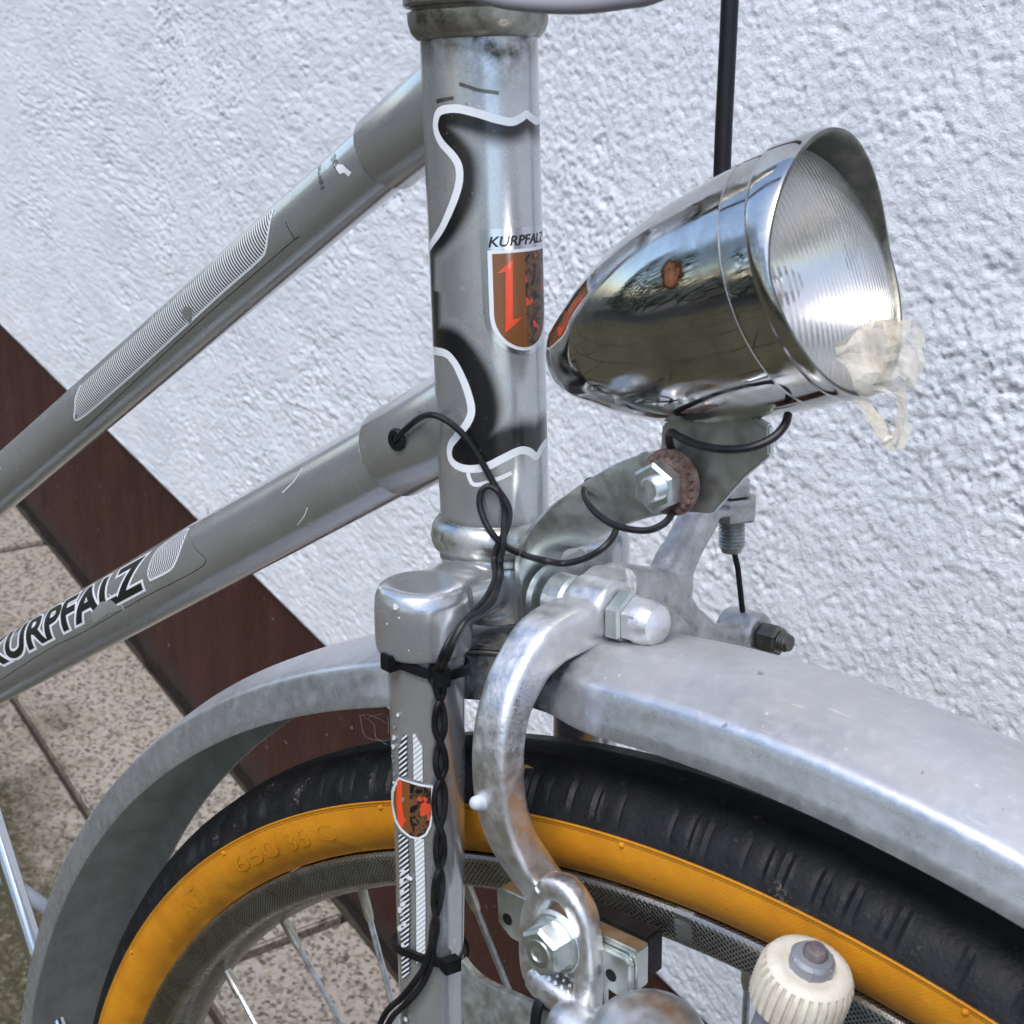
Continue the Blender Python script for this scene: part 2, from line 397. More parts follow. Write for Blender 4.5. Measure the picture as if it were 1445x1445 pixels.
m = N('black_wire'); m.set('Base Color', m.mix(m.ramp(m.noise(250, 5), [(.5, 0), (.8, 1)]), (.006, .006, .0075), (.025, .025, .026))); m.set('Specular IOR Level', .4); m.set('Roughness', .45); M['wire'] = m.mat
m = N('grey_cable_housing'); m.set('Base Color', (.24, .23, .25)); m.set('Roughness', .4); M['greycable'] = m.mat
m = N('cream_plastic'); m.set('Base Color', m.mix(m.ramp(m.noise(160, 5, .7), [(.4, 0), (.75, 1)]), (.68, .64, .54), (.52, .46, .36))); m.set('Roughness', .5)
m.set('Subsurface Weight', .15); m.set('Subsurface Radius', (.002, .0015, .001)); M['cream'] = m.mat
m = N('dynamo_grey'); m.set('Base Color', m.mix(m.noise(120, 5), (.22, .23, .26), (.34, .35, .38))); m.set('Roughness', .5); m.set('Metallic', .4); M['dyngrey'] = m.mat
m = N('white_rubber_tip'); m.set('Base Color', (.50, .53, .58)); m.set('Roughness', .5); M['tip'] = m.mat
# rim with a knurled braking band
m = N('rim_steel'); st = m.sep(m.attr('st', 'Vector')); s_ang, t_len = st[0], st[1]
a1 = m.math('MULTIPLY', s_ang, 305 / 1.75); b1 = m.math('MULTIPLY', t_len, 1 / 1.5)
p1 = m.math('PINGPONG', m.math('ADD', a1, b1), .5); p2 = m.math('PINGPONG', m.math('SUBTRACT', a1, b1), .5)
kn = m.math('MINIMUM', p1, p2); kh = m.ramp(kn, [(.10, 1), (.24, 0)])
band = m.attr('knurl'); kk = m.math('MULTIPLY', m.math('SUBTRACT', 1.0, kh), band)
c = m.mix(m.ramp(m.noise(120, 5), [(.3, 0), (.7, 1)]), (.34, .33, .30), (.52, .51, .47))
c = m.mix(kk, c, (.03, .028, .022)); c = m.mix(m.ramp(m.noise(60, 6, .7), [(.60, 0), (.75, .7)]), c, (.20, .15, .09))
m.set('Base Color', c); m.set('Metallic', 1.0); m.set('Roughness', m.ramp(m.noise(200, 4), [(.3, .22), (.7, .36)]))
m.bump(kh, .5, .0006); M['rim'] = m.mat
# printed films
def film(name, col, rough=.35, metallic=0.0):
    m = N(name); f = m.noise(400, 4, .65)
    m.set('Base Color', m.mix(m.ramp(f, [(.62, 0), (.8, .6)]), col, tuple(x * .6 for x in col))); m.set('Roughness', rough); m.set('Metallic', metallic); m.set('Coat Weight', .3); return m.mat
M['white_print'] = film('white_print', (.72, .74, .76)); M['black_print'] = film('black_print', (.008, .008, .009)); M['orange_print'] = film('orange_print', (.78, .075, .022))
M['brown_print'] = film('brown_print', (.19, .068, .018)); M['foil'] = film('silver_foil', (.66, .67, .70), .22, 1.0); M['clear_grey'] = film('faded_foil', (.48, .49, .49), .4, .6)
m = N('crest_print'); f = m.noise(330, 4, .6, dist=1.2)
c = m.ramp(f, [(.44, (.008, .007, .008)), (.50, (.11, .055, .028)), (.60, (.16, .075, .03)), (.66, (.02, .012, .01))])
c = m.mix(m.ramp(m.noise(210, 2), [(.61, 0), (.64, 1)]), c, (.62, .075, .03)); m.set('Base Color', c); m.set('Roughness', .35); M['crest'] = m.mat
def hatch(name, period, slant=0.0, duty=.5, a=(.72, .74, .76), b=(.10, .10, .10), bm=.0):
    m = N(name); st = m.sep(m.attr('st', 'Vector'))
    x = m.math('ADD', m.math('MULTIPLY', st[0], 1 / period), m.math('MULTIPLY', st[1], slant / period))
    fr = m.math('FRACT', x); k = m.math('GREATER_THAN', fr, duty)
    wear = m.ramp(m.noise(150, 5, .7), [(.68, 0), (.72, 1)])
    m.set('Base Color', m.mix(m.math('MULTIPLY', wear, .6), m.mix(k, a, b), (.35, .35, .34))); m.set('Roughness', .35); m.set('Metallic', m.math('MULTIPLY', k, bm)); m.set('Coat Weight', .3); return m.mat
M['hatch_fine'] = hatch('fine_hatch_print', 1.25, .25, .46, b=(.035, .037, .04), bm=.0)
M['hatch_dark'] = hatch('black_slant_hatch', 1.5, 1.0, .45, b=(.01, .01, .01)); M['hatch_pale'] = hatch('pale_slant_hatch', 1.5, 1.0, .72, b=(.33, .34, .34))
# lamp optics
m = N('reflector_mirror'); m.set('Base Color', (.78, .77, .75)); m.set('Metallic', 1); m.set('Roughness', .27); m.bump(m.noise(160, 2), .1, .001); M['mirror'] = m.mat
m = N('ribbed_lens'); m.set('Base Color', (.93, .92, .90)); m.set('Roughness', .05); m.set('Transmission Weight', .94); m.set('IOR', 1.35)
st = m.sep(m.attr('st', 'Vector')); rib = m.math('PINGPONG', m.math('MULTIPLY', st[0], 1 / 1.6), .5); m.bump(rib, .09, .001)
m.bump(m.noise(60, 5), .06, .001); M['lens'] = m.mat
m = N('clear_tape'); m.set('Base Color', m.mix(m.ramp(m.noise(90, 5, .7), [(.45, 0), (.75, 1)]), (.66, .61, .50), (.38, .29, .16))); m.set('Roughness', .35)
tr = m.n('ShaderNodeBsdfTransparent'); mx = m.n('ShaderNodeMixShader'); m.t.links.new(m.ramp(m.noise(120, 6, .7), [(.34, .42), (.66, .92)]), mx.inputs[0])
m.t.links.new(tr.outputs[0], mx.inputs[1]); m.t.links.new(m.b.outputs[0], mx.inputs[2]); m.t.links.new(mx.outputs[0], m.t.nodes['Material Output'].inputs[0]); M['tape'] = m.mat
m = N('dry_leaf'); m.set('Base Color', (.20, .13, .06)); m.set('Roughness', .8); M['leaf'] = m.mat
m = N('spider_silk'); m.set('Base Color', (.7, .7, .72)); m.set('Roughness', .5); M['silk'] = m.mat

# ------------------------------------------------------------------ the setting: wall, paving, ground
YW = 0.3047; PH = 0.2454
def vnoise(x, y, seed):
    r = np.random.default_rng(seed); n = 256; t = r.random((n, n))
    xi = np.floor(x).astype(int); yi = np.floor(y).astype(int); fx = x - xi; fy = y - yi
    fx = fx * fx * fx * (fx * (fx * 6 - 15) + 10); fy = fy * fy * fy * (fy * (fy * 6 - 15) + 10)
    a = t[xi % n, yi % n]; b = t[(xi + 1) % n, yi % n]; c = t[xi % n, (yi + 1) % n]; d = t[(xi + 1) % n, (yi + 1) % n]
    return (a * (1 - fx) + b * fx) * (1 - fy) + (c * (1 - fx) + d * fx) * fy
def fbm(x, y, seed, oct=4, g=.5):
    s = 0; a = 1; tot = 0
    for k in range(oct): s = s + a * vnoise(x * 2 ** k + 17.3 * k, y * 2 ** k + 5.1 * k, seed + k); tot += a; a *= g
    return s / tot
m = N('white_roughcast'); f = m.noise(9, 5, .6)
c = m.mix(m.ramp(f, [(.35, 0), (.7, 1)]), (.70, .725, .76), (.77, .79, .82))
pit = m.ramp(m.noise(330, 4, .62), [(.27, 0), (.32, 1)]); c = m.mix(pit, (.30, .29, .28), c)
rs = m.ramp(m.noise(28, 2), [(.765, 0), (.785, 1)]); c = m.mix(m.math('MULTIPLY', rs, .7), c, (.38, .30, .22))
m.set('Base Color', c); m.set('Roughness', .9); m.set('Specular IOR Level', .15)
m.bump(m.noise(420, 5, .65, dist=.5), .8, .0012); m.bump(m.noise(1100, 3, .6), .4, .0005); M['plaster'] = m.mat
m = N('brown_painted_plinth'); f = m.noise(22, 6, .65, stretch=(1, 1, .25)); f2 = m.noise(160, 6, .7, stretch=(1, 1, .15))
c = m.mix(m.ramp(f, [(.35, 0), (.7, 1)]), (.034, .0115, .0075), (.056, .020, .0135))
c = m.mix(m.ramp(f2, [(.55, 0), (.8, .7)]), c, (.085, .038, .029)); c = m.mix(m.ramp(m.noise(210, 3), [(.73, 0), (.75, 1)]), c, (.55, .53, .5))
c = m.mix(m.ramp(m.noise(90, 3), [(.70, 0), (.74, 1)]), c, (.02, .012, .012))
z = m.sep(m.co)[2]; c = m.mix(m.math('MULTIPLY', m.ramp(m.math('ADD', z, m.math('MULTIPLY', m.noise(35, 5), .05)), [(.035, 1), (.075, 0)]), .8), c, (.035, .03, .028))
m.set('Base Color', c); m.set('Specular IOR Level', .22); m.set('Roughness', m.ramp(f2, [(.3, .5), (.7, .75)])); m.bump(f2, .7, .003); m.bump(m.noise(30, 4), .5, .004); m.bump(m.noise(420, 4, .7), .3, .001); M['plinth'] = m.mat
m = N('granite_slab'); m.co = m.n('ShaderNodeNewGeometry').outputs['Position']; g1 = m.vor(300, out='Color'); g = m.sep(g1)[0]
c = m.ramp(m.math('ADD', m.math('MULTIPLY', g, .6), m.math('MULTIPLY', m.noise(240, 5, .7), .45)), [(.20, (.06, .054, .048)), (.33, (.18, .155, .128)), (.5, (.31, .265, .212)), (.68, (.38, .33, .27)), (.85, (.33, .31, .29))])
wob = m.noise(7, 5, .65); ys = m.sep(m.co)
mossmask = m.ramp(m.math('ADD', m.math('MULTIPLY', m.math('SUBTRACT', .30, ys[1]), 1.9), m.math('MULTIPLY', wob, .75)), [(.58, 0), (.84, 1)])
moss = m.math('MULTIPLY', mossmask, m.ramp(m.noise(130, 5, .7), [(.28, .45), (.52, 1)]))
c = m.mix(m.math('MULTIPLY', moss, .94), c, (.040, .037, .013))
c = m.mix(m.ramp(m.noise(45, 6, .7), [(.55, 0), (.8, .5)]), c, (.16, .13, .10))
m.set('Base Color', c); m.set('Roughness', .9); m.set('Specular IOR Level', .2); m.bump(m.noise(420, 5, .7), .5, .0012); m.bump(g, .25, .0008); M['granite'] = m.mat
m = N('joint_soil'); m.set('Base Color', m.mix(m.noise(80, 6), (.028, .026, .020), (.06, .05, .035))); m.set('Roughness', .95); m.bump(m.noise(200, 5), .6, .004); M['soil'] = m.mat

def house_wall():
    root = obj('house_wall', None); root.location = (-.5, YW, 0); root['label'] = 'white roughcast house wall with a dark brown painted plinth behind the bicycle'; root['category'] = 'wall'
    xs = np.concatenate([np.linspace(-9, -2.2, 18), np.arange(-2.1, -1.0, .005), np.arange(-1.0, -.5, .0028), np.arange(-.5, .25, .0012), np.arange(.252, .8, .0034), np.linspace(.85, 6, 14)])
    zs = np.concatenate([[PH, PH + .0012], np.arange(PH + .003, .98, .0014), np.arange(.983, 1.45, .004), np.linspace(1.5, 4, 12)])
    X, Z = np.meshgrid(xs, zs, indexing='ij')
    big = fbm(X * 16, Z * 16, 3, 3); mid = fbm(X * 200 + 1.5 * big, Z * 230, 9, 3); rid = np.abs(fbm(X * 150 + 2 * big, Z * 300, 21, 3) - .5) * 2
    pits = np.clip((.36 - fbm(X * 330, Z * 380, 33, 2)) * 5, 0, 1); crumb = np.clip((fbm(X * 240, Z * 240, 91, 2) - .60) * 5, 0, 1)
    lump = fbm(X * 42, Z * 48, 101, 2); rough = np.clip((fbm(X * 9, Z * 9, 111, 3) - .30) * 2.2, .5, 1.1)
    h = .0030 * (big - .5) + rough * (.0013 * (lump - .5) + .0017 * (mid - .5) - .0011 * (1 - rid) ** 4 - .0019 * pits + .0007 * crumb + .0010 * (fbm(X * 520, Z * 520, 44, 2) - .5))
    Y = YW - .004 - h
    ed = fbm(X * 60, X * 0, 51, 3)
    Z2 = Z.copy(); Z2[:, 0] = PH + .004 * (ed[:, 0] - .5); Z2[:, 1] = Z2[:, 0] + .0012; Y[:, 0] = YW - .0002; Y[:, 1] = YW - .0035 - .002 * (ed[:, 0] - .3)
    nx, nz = len(xs), len(zs); me = bpy.data.meshes.new('plaster')
    co = np.stack([X + .5, Y - YW, Z2], -1).reshape(-1, 3)
    i = np.arange(nx * nz).reshape(nx, nz); q = np.stack([i[:-1, :-1], i[1:, :-1], i[1:, 1:], i[:-1, 1:]], -1).reshape(-1, 4)
    me.vertices.add(len(co)); me.vertices.foreach_set('co', co.ravel()); me.loops.add(q.size); me.loops.foreach_set('vertex_index', q.ravel().astype(np.int32))
    me.polygons.add(len(q)); me.polygons.foreach_set('loop_start', np.arange(0, q.size, 4, dtype=np.int32)); me.polygons.foreach_set('loop_total', np.full(len(q), 4, np.int32))
    me.update(calc_edges=True); finish(me, M['plaster'], 0); me.polygons.foreach_set('use_smooth', [True] * len(me.polygons)); obj('plaster', me, root)
    # plinth: a skim of painted render, slightly wavy
    xs = np.concatenate([np.linspace(-9, -2.2, 16), np.arange(-2.1, .3, .008), np.linspace(.4, 6, 12)]); zs = np.array([-.06, 0, .004, .008] + list(np.arange(.016, PH + .02, .008)))
    X, Z = np.meshgrid(xs, zs, indexing='ij'); Y = .0015 - .004 * (fbm(X * 22, Z * 22, 61, 3) - .5) - .0015 * (fbm(X * 90, Z * 30, 62, 3) - .5)
    Y[:, :3] += .006 * fbm(X[:, :3] * 40, X[:, :3] * 0, 63, 3)
    co = np.stack([X + .5, Y, Z], -1).reshape(-1, 3); nx, nz = X.shape; i = np.arange(nx * nz).reshape(nx, nz)
    q = np.stack([i[:-1, :-1], i[1:, :-1], i[1:, 1:], i[:-1, 1:]], -1).reshape(-1, 4)
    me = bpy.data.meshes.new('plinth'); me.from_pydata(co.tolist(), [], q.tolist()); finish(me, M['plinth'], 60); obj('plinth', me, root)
house_wall()
def paving():
    me = bpy.data.meshes.new('ground'); s = 40
    me.from_pydata([(-s, -s, -.012), (s, -s, -.012), (s, 1, -.012), (-s, 1, -.012)], [], [(0, 1, 2, 3)]); finish(me, M['soil'], 0)
    g = obj('ground', me); g['kind'] = 'structure'; g['label'] = 'dark soil bedding seen in the joints between the granite slabs'
    root = obj('pavement', None); root['kind'] = 'structure'; root['label'] = 'granite paved path along the foot of the house wall'
    cache = {}
    def slab(x0, x1, y0, y1, dz):
        key = (round(x1 - x0, 4), round(y1 - y0, 4))
        if key not in cache:
            a, b = key; bm = bmesh.new(); bmesh.ops.create_cube(bm, size=1)
            for v_ in bm.verts: v_.co = Vector((v_.co.x * a, v_.co.y * b, v_.co.z * .05 - .025))
            bmesh.ops.bevel(bm, geom=bm.edges[:], offset=.0022, segments=2, affect='EDGES')
            me = bpy.data.meshes.new('paving_slab'); bm.to_mesh(me); bm.free(); finish(me, M['granite'], 40); cache[key] = me
        o = obj('paving_slab', cache[key], root); o.location = ((x0 + x1) / 2, (y0 + y1) / 2, dz); o.rotation_euler = (random.uniform(-.002, .002), random.uniform(-.002, .002), random.uniform(-.002, .002))
    J = .0045; yj = YW - .151
    x = -1.3805 - .8 * 3
    while x < 2.5:
        slab(x + J, x + .8 - J, yj + J, YW - .006, random.uniform(-.001, .001)); x += .8
    y = yj
    for r in range(6):
        x = -3.9 + (.17 if r % 2 else .43)
        while x < 2.5:
            slab(x + J, x + .6 - J, y - .4 + J, y - J, random.uniform(-.0015, .0015)); x += .6
        y -= .4
paving()

# hedge added behind the camera, out of view, to darken reflections in chrome and paint
def hedge():
    root = obj('reflection_hedge', None); root.location = (.5, -3.4, 0); root['label'] = 'tall dark green hedge added out of view to darken reflections in the chrome lamp'; root['category'] = 'hedge'
    n = 26000; r = np.random.default_rng(8)
    x = r.uniform(-7, 7, n); z = r.uniform(.05, 2.5, n) + .2 * np.sin(x * 1.7); d = r.random(n) ** 2 * .5 + .12 * np.sin(x * 3 + z * 2)
    c = np.stack([x, -d, z], -1); e = r.normal(size=(n, 3)); e /= np.linalg.norm(e, axis=1)[:, None]; f = r.normal(size=(n, 3)); f -= e * (e * f).sum(1)[:, None]; f /= np.linalg.norm(f, axis=1)[:, None]
    ln = r.uniform(.03, .07, (n, 1)); v = np.stack([c - e * ln, c + f * ln * .45, c + e * ln, c - f * ln * .45], 1).reshape(-1, 3)
    me = bpy.data.meshes.new('foliage'); me.from_pydata(v.tolist(), [], np.arange(4 * n).reshape(n, 4).tolist())
    m = N('hedge_leaf'); m.set('Base Color', m.mix(m.noise(6, 4), (.018, .035, .012), (.075, .095, .03))); m.set('Roughness', .5); finish(me, m.mat, 0); o = obj('foliage', me, root); o['kind'] = 'stuff'
    mb = MB()
    for k in range(40):
        xx = -6.8 + k * .35; sweep(mb, catmull([(xx, -.45, -.03), (xx + .03, -.42, .8), (xx - .04, -.4, 1.6), (xx, -.42, 2.2)], 3), [.03 - .002 * i for i in range(10)], 7)
    m = N('hedge_bark'); m.set('Base Color', (.06, .045, .03)); m.set('Roughness', .9); obj('stem', mb.mesh('stem', m.mat, 40, conv=False), root)
hedge()

# ------------------------------------------------------------------ the bicycle
bike = obj('bicycle', None)
bo = HEAD + (EV * BASE.x + EW * BASE.y + EU * BASE.z) * .001
bike.matrix_world = Matrix(((EV.x, -EW.x, EU.x, bo.x), (EV.y, -EW.y, EU.y, bo.y), (EV.z, -EW.z, EU.z, bo.z), (0, 0, 0, 1)))
bike['label'] = 'old silver bicycle with chrome bullet headlamp, amber wall tyre and mudguard beside the white wall'; bike['category'] = 'bicycle'

UA = Vector((0, 0, 1)); RH = 14.85
# --- head tube with its airbrushed pattern
hmap, hinv = tubemap((0, 0, 0), UA, (1, 0, 0), RH)          # s = height, t = arc from the front towards the right side
def hp(px, py):
    s, t = hinv(hit(px, py, (0, 0, 0), UA, RH)); return (t, s)
T0 = RH * R_(6)
up_px = [(385, 1262), (430, 1190), (480, 1090), (528, 960), (535, 860), (505, 795), (440, 720), (414, 650), (425, 580), (465, 556), (540, 555), (640, 580), (720, 605), (800, 620), (850, 600), (877, 582)]
lo_px = [(395, 338), (455, 352), (505, 395), (550, 480), (583, 570), (597, 650), (575, 712), (530, 770), (488, 830), (490, 892), (530, 932), (600, 945), (680, 930), (760, 890), (840, 852), (890, 856), (928, 880)]
ul = [hp(500 + x / 3.6125, y / 3.6125) for x, y in up_px]; ll = [hp(500 + x / 3.6125, 400 + y / 3.6125) for x, y in lo_px]
um = [(2 * ul[-1][0] - t, s) for t, s in reversed(ul[:-1])]; lm = [(2 * ll[-1][0] - t, s) for t, s in reversed(ll[:-1])]
T0 = (ul[-1][0] + ll[-1][0]) / 2
cu_, cl_ = catmull([(a, b, 0) for a, b in ul], 6), catmull([(a, b, 0) for a, b in ll], 6)
half = [(p.x, p.y) for p in reversed(cu_)] + [(p.x, p.y) for p in cl_]
half = [(max(t, T0), s) for t, s in half]
poly = np.array(half + [(2 * T0 - t, s) for t, s in reversed(half)])
NA, NU = 288, 300
ang = np.arange(NA) / NA * 2 * np.pi; ang = np.where(ang > np.pi, ang - 2 * np.pi, ang); hh = np.linspace(0, 123.8, NU)
T, S = np.meshgrid(ang * RH, hh); tc = np.where(T - T0 > np.pi * RH, T - 2 * np.pi * RH, np.where(T - T0 < -np.pi * RH, T + 2 * np.pi * RH, T)).ravel(); scn = S.ravel()
dist = np.full(tc.shape, 1e9); inside = np.zeros(tc.shape, bool)
for i in range(len(poly)):
    a, b = poly[i - 1], poly[i]; d = b - a; l2 = max(d @ d, 1e-9)
    k = np.clip(((tc - a[0]) * d[0] + (scn - a[1]) * d[1]) / l2, 0, 1)
    dist = np.minimum(dist, np.hypot(tc - a[0] - k * d[0], scn - a[1] - k * d[1]))
    cr = ((a[1] > scn) != (b[1] > scn)) & (tc < (b[0] - a[0]) * (scn - a[1]) / (b[1] - a[1] + 1e-12) + a[0]); inside ^= cr
reach = np.where(scn < 62, 5.0, 2.4) + 2.6 * fbm(tc * .06, scn * .06, 71, 2)
ink = np.where(inside, np.clip(1 - (dist - reach + 1.2) / 5.0, 0, 1), 0); ink = ink * ink * (3 - 2 * ink)
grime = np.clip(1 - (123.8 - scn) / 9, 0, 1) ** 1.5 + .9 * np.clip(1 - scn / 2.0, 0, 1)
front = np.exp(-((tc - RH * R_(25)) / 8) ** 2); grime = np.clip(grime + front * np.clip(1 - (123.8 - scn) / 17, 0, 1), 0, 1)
mb = MB(); vs = [hmap(s, t) for t, s in zip(T.ravel(), scn)]
mb.add(vs, [(j * NA + i, j * NA + (i + 1) % NA, (j + 1) * NA + (i + 1) % NA, (j + 1) * NA + i) for j in range(NU - 1) for i in range(NA)])
me = mb.mesh('head_tube', M['silver_ink'], 0, attr={'ink': ink.astype(float).tolist(), 'grime': grime.astype(float).tolist()})
me.polygons.foreach_set('use_smooth', [True] * len(me.polygons))
head = obj('head_tube', me, bike)
hm2 = lambda t, s, lift=0.0: hmap(s, t, lift)
decal('painted_outline', ribbon2d(ul + um[0:], 2.0), hm2, .06, M['white_print'], head)
decal('painted_outline', ribbon2d(ll + lm[0:], 2.1), hm2, .06, M['white_print'], head)
# small dents/scuffs in the lacquer above the pattern
for pts in ([(648, 118), (660, 122), (676, 127), (704, 131)], [(616, 143), (628, 140), (640, 138)]):
    decal('lacquer_scuff', ribbon2d([hp(*q) for q in pts], .9), hm2, .05, M['dark_steel'], head)
decal('lacquer_scuff', ribbon2d([hp(*q) for q in [(660, 667), (668, 683), (690, 680), (722, 667)]], 1.1), hm2, .05, M['white_print'], head)

# --- head badge: foil shield with print
def shield(cx, top, hw, h, n=18, inset=0):
    hw -= inset; p = [(cx - hw, top - inset), (cx + hw, top - inset)]
    yb = top - h + hw + inset
    for i in range(n + 1):
        a = math.pi * i / n; p.append((cx + hw * math.cos(a), yb - (hw) * math.sin(a)))
    return p
bl, _b = hp(678, 330), hp(742, 352); bc = hp(742, 440)[0]; top = (hp(690, 323)[1]); bot = hp(744, 500)[1]
hw = bl[0] - bc; hgt = top - bot
flip = lambda lp: [(2 * bc - x, y) for x, y in lp]      # arc length grows towards the right side, i.e. towards the left in the picture
badge = decal('head_badge', flat2d([shield(bc, top, hw, hgt)], 1.0), hm2, .12, M['foil'], head, label='silver foil shield badge with orange figure 1')
t1 = top - hgt * .165
decal('badge_border', flat2d([shield(bc, t1, hw * .865, hgt * .80)], 1.0), hm2, .20, M['white_print'], head)
fw = hw * .77
fl = shield(bc, t1 - hgt * .025, fw, hgt * .748)
decal('badge_field', flat2d([[(x, y) for x, y in fl if x >= bc - 1e-6] + [(bc, fl[0][1] - 0)]], 1.0) if False else flat2d([[(bc, fl[0][1]), (bc + fw, fl[0][1])] + [q for q in fl[2:] if q[0] >= bc - .01]], 1.0), hm2, .27, M['brown_print'], head)
decal('badge_field', flat2d([[(bc - fw, fl[0][1]), (bc, fl[0][1])] + [q for q in fl[2:] if q[0] <= bc + .01]], 1.0), hm2, .27, M['crest'], head, label='black badge half with a mottled brown and red crest')
one = [(270, 560), (420, 420), (420, 985), (510, 965), (345, 1110), (345, 545)]
one = [(412, 425), (414, 990), (500, 965), (345, 1112), (347, 548), (270, 562)]
decal('badge_figure', flat2d([[hp(660 + x * 140 / 920, 300 + y * 140 / 920) for x, y in one]], .8), hm2, .34, M['orange_print'], head, label='orange figure 1')
def text_on(name, s, p0, p1, height, fm, lift, mat, parent, flipx=False, offset=0.0, shear=0.0, base_dir=None, **kw):
    """writes s from p0 to p1 (2-D surface coordinates), letters `height` tall"""
    v2, f = text2d(s, 1.0, .12, offset, shear)
    x0 = min(x for x, y in v2); x1 = max(x for x, y in v2); y0 = min(y for x, y in v2); y1 = max(y for x, y in v2)
    p0, p1 = Vector(p0), Vector(p1); e = (p1 - p0); up = Vector((-e.y, e.x)).normalized() * height
    if flipx: up = -up
    out = [tuple(p0 + e * ((x - x0) / (x1 - x0)) + up * ((y - y0) / (y1 - y0))) for x, y in v2]
    return decal(name, (out, f), fm, lift, mat, parent, **kw)
a_, b_ = hp(689, 349), hp(763, 342); th = hp(700, 333)[1] - hp(700, 348)[1]
span = (a_[0] - (bc - (a_[0] - bc)))
text_on('badge_lettering', 'KURPFALZ', a_, (bc - (a_[0] - bc), a_[1] + .1), th, hm2, .2, M['black_print'], head, flipx=True, offset=.022, shear=.22)

# --- headset
mb = MB(); lathe(mb, [(14.4, .4), (15.0, .3), (16.1, -.5), (17.3, -2.4), (17.7, -4.8), (17.5, -6.6), (16.9, -8.0), (16.2, -8.6), (15.5, -8.8), (15.3, -9.2), (15.5, -9.6), (15.5, -11.0), (14.9, -11.6), (13, -11.6)], (0, 0, 0), UA, 72)
mb.build('headset_lower_cup', M['headset'], bike)
mb = MB(); lathe(mb, [(13.5, 123.2), (14.9, 123.4), (15.6, 123.7), (16.9, 125.2), (17.6, 127.6), (17.7, 130.0), (16.9, 130.4), (16.0, 130.4)], (0, 0, 0), UA, 72)
mb.build('headset_upper_cup', M['headset_old'], bike)
mb = MB(); lathe(mb, [(12, 130.3), (16.4, 130.3), (16.6, 131.2), (18.1, 131.3), (18.6, 132.0), (18.6, 135.5), (17.5, 137), (17.0, 140), (17.0, 148), (15, 149), (11.2, 149), (11.2, 215), (10, 216)], (0, 0, 0), UA, 6 * 12)
mb.build('headset_locknut', M['headset_old'], bike)

# --- frame tubes
TT_O, TT_D = Vector((0, 0, 115.5)), Vector((-math.sin(R_(61.44)), 0, -math.cos(R_(61.44))))
DT_O, DT_D = Vector((0, 0, 31.7)), Vector((-math.sin(R_(62.98)), 0, -math.cos(R_(62.98))))
def frame_tube(name, o, d, r, rs, slen, ln):
    mb = MB()
    lathe(mb, [(rs - .1, 2), (rs, 8), (rs, slen - .8), (rs - .5, slen), (r - .3, slen + .1), (r - .3, slen + .8), (r, slen + 1.0), (r, ln)], o, d, 64)
    return mb.build(name, M['silver'], bike)
RT, RD = 9.9, 12.3
ttube = frame_tube('top_tube', TT_O, TT_D, RT, 11.2, 41, 620); dtube = frame_tube('down_tube', DT_O, DT_D, RD, 13.5, 43, 640)
tm, tinv = tubemap(TT_O, TT_D, (0, 1, 0), RT); dm, dinv = tubemap(DT_O, DT_D, (0, 1, 0), RD)
tp = lambda px, py: tinv(hit(px, py, TT_O, TT_D, RT)); dp = lambda px, py: dinv(hit(px, py, DT_O, DT_D, RD))
c7 = lambda x, y: (x / 2.4083, 100 + y / 2.4083); c8 = lambda x, y: (x / 2.4083, 500 + y / 2.4083)
# hatched strip on the top tube, with white edge
lw = [tp(*c7(*q)) for q in [(266, 1185), (400, 1075), (520, 968), (640, 858), (760, 748), (880, 642)]]
rt = [tp(*c7(*q)) for q in [(903, 605), (910, 560), (918, 515), (932, 466)]]
lf = [tp(*c7(*q)) for q in [(275, 1068), (258, 1110), (256, 1145)]]
def off_up(p): return p
loop = lw + rt + lf
decal('printed_stripe', flat2d([loop], 3.0), tm, .06, M['hatch_fine'], ttube)
decal('printed_edge', ribbon2d(lf + lw + rt, .75, 4), tm, .11, M['white_print'], ttube)
decal('stripe_hole', flat2d([[tp(*c7(*q)) for q in [(618, 815), (632, 798), (655, 805), (652, 850), (640, 858), (640, 838), (622, 842)]]], 2.0), tm, .14, M['silver'], ttube)
film_l = [tp(*c7(*q)) for q in [(290, 1212), (640, 885), (980, 590), (1000, 570), (970, 512)]]
decal('film_edge', ribbon2d(film_l, .28, 4), tm, .05, M['dark_steel'], ttube)
for s_, e_, hgt_ in ((c7(1105, 392), c7(1092, 318), 2.0), (c7(1150, 312), c7(1140, 278), 2.2)):
    text_on('small_print', 'Fahrrad' if hgt_ < 2.1 else 'RAD', tp(*s_), tp(*e_), hgt_, tm, .06, M['black_print'], ttube, flipx=False)
decal('paint_chip', flat2d([[tp(*c7(*q)) for q in [(1135, 315), (1165, 318), (1195, 345), (1185, 358), (1170, 345), (1155, 350)]]], 1.5), tm, .06, M['white_print'], ttube)
# name and hatched tag on the down tube
ks, ke = dp(*c8(-30, 1072)), dp(*c8(492, 792)); kt = dp(*c8(-30, 985)); ke2 = dp(*c8(488, 690))
hgt_ = abs(kt[1] - ks[1]); sgn = 1 if kt[1] > ks[1] else -1
E0, E1 = Vector((ks[0], ks[1])), Vector((ke[0], ke[1]))
def dt_text(off, lift, mat, name):
    v2, f = text2d('KURPFALZ', 1.0, .1, off, .12)
    v0, _f = text2d('KURPFALZ', 1.0, .5, 0, .12)
    x0 = min(x for x, y in v0); x1 = max(x for x, y in v0); y0 = min(y for x, y in v0); y1 = max(y for x, y in v0)
    tops = (Vector(kt), Vector(ke2)); out = []
    for x, y in v2:
        a = (x - x0) / (x1 - x0); b = (y - y0) / (y1 - y0); lo = E0.lerp(E1, a); hi = tops[0].lerp(tops[1], a); out.append(tuple(lo.lerp(hi, b)))
    decal(name, (out, f), dm, lift, mat, dtube)
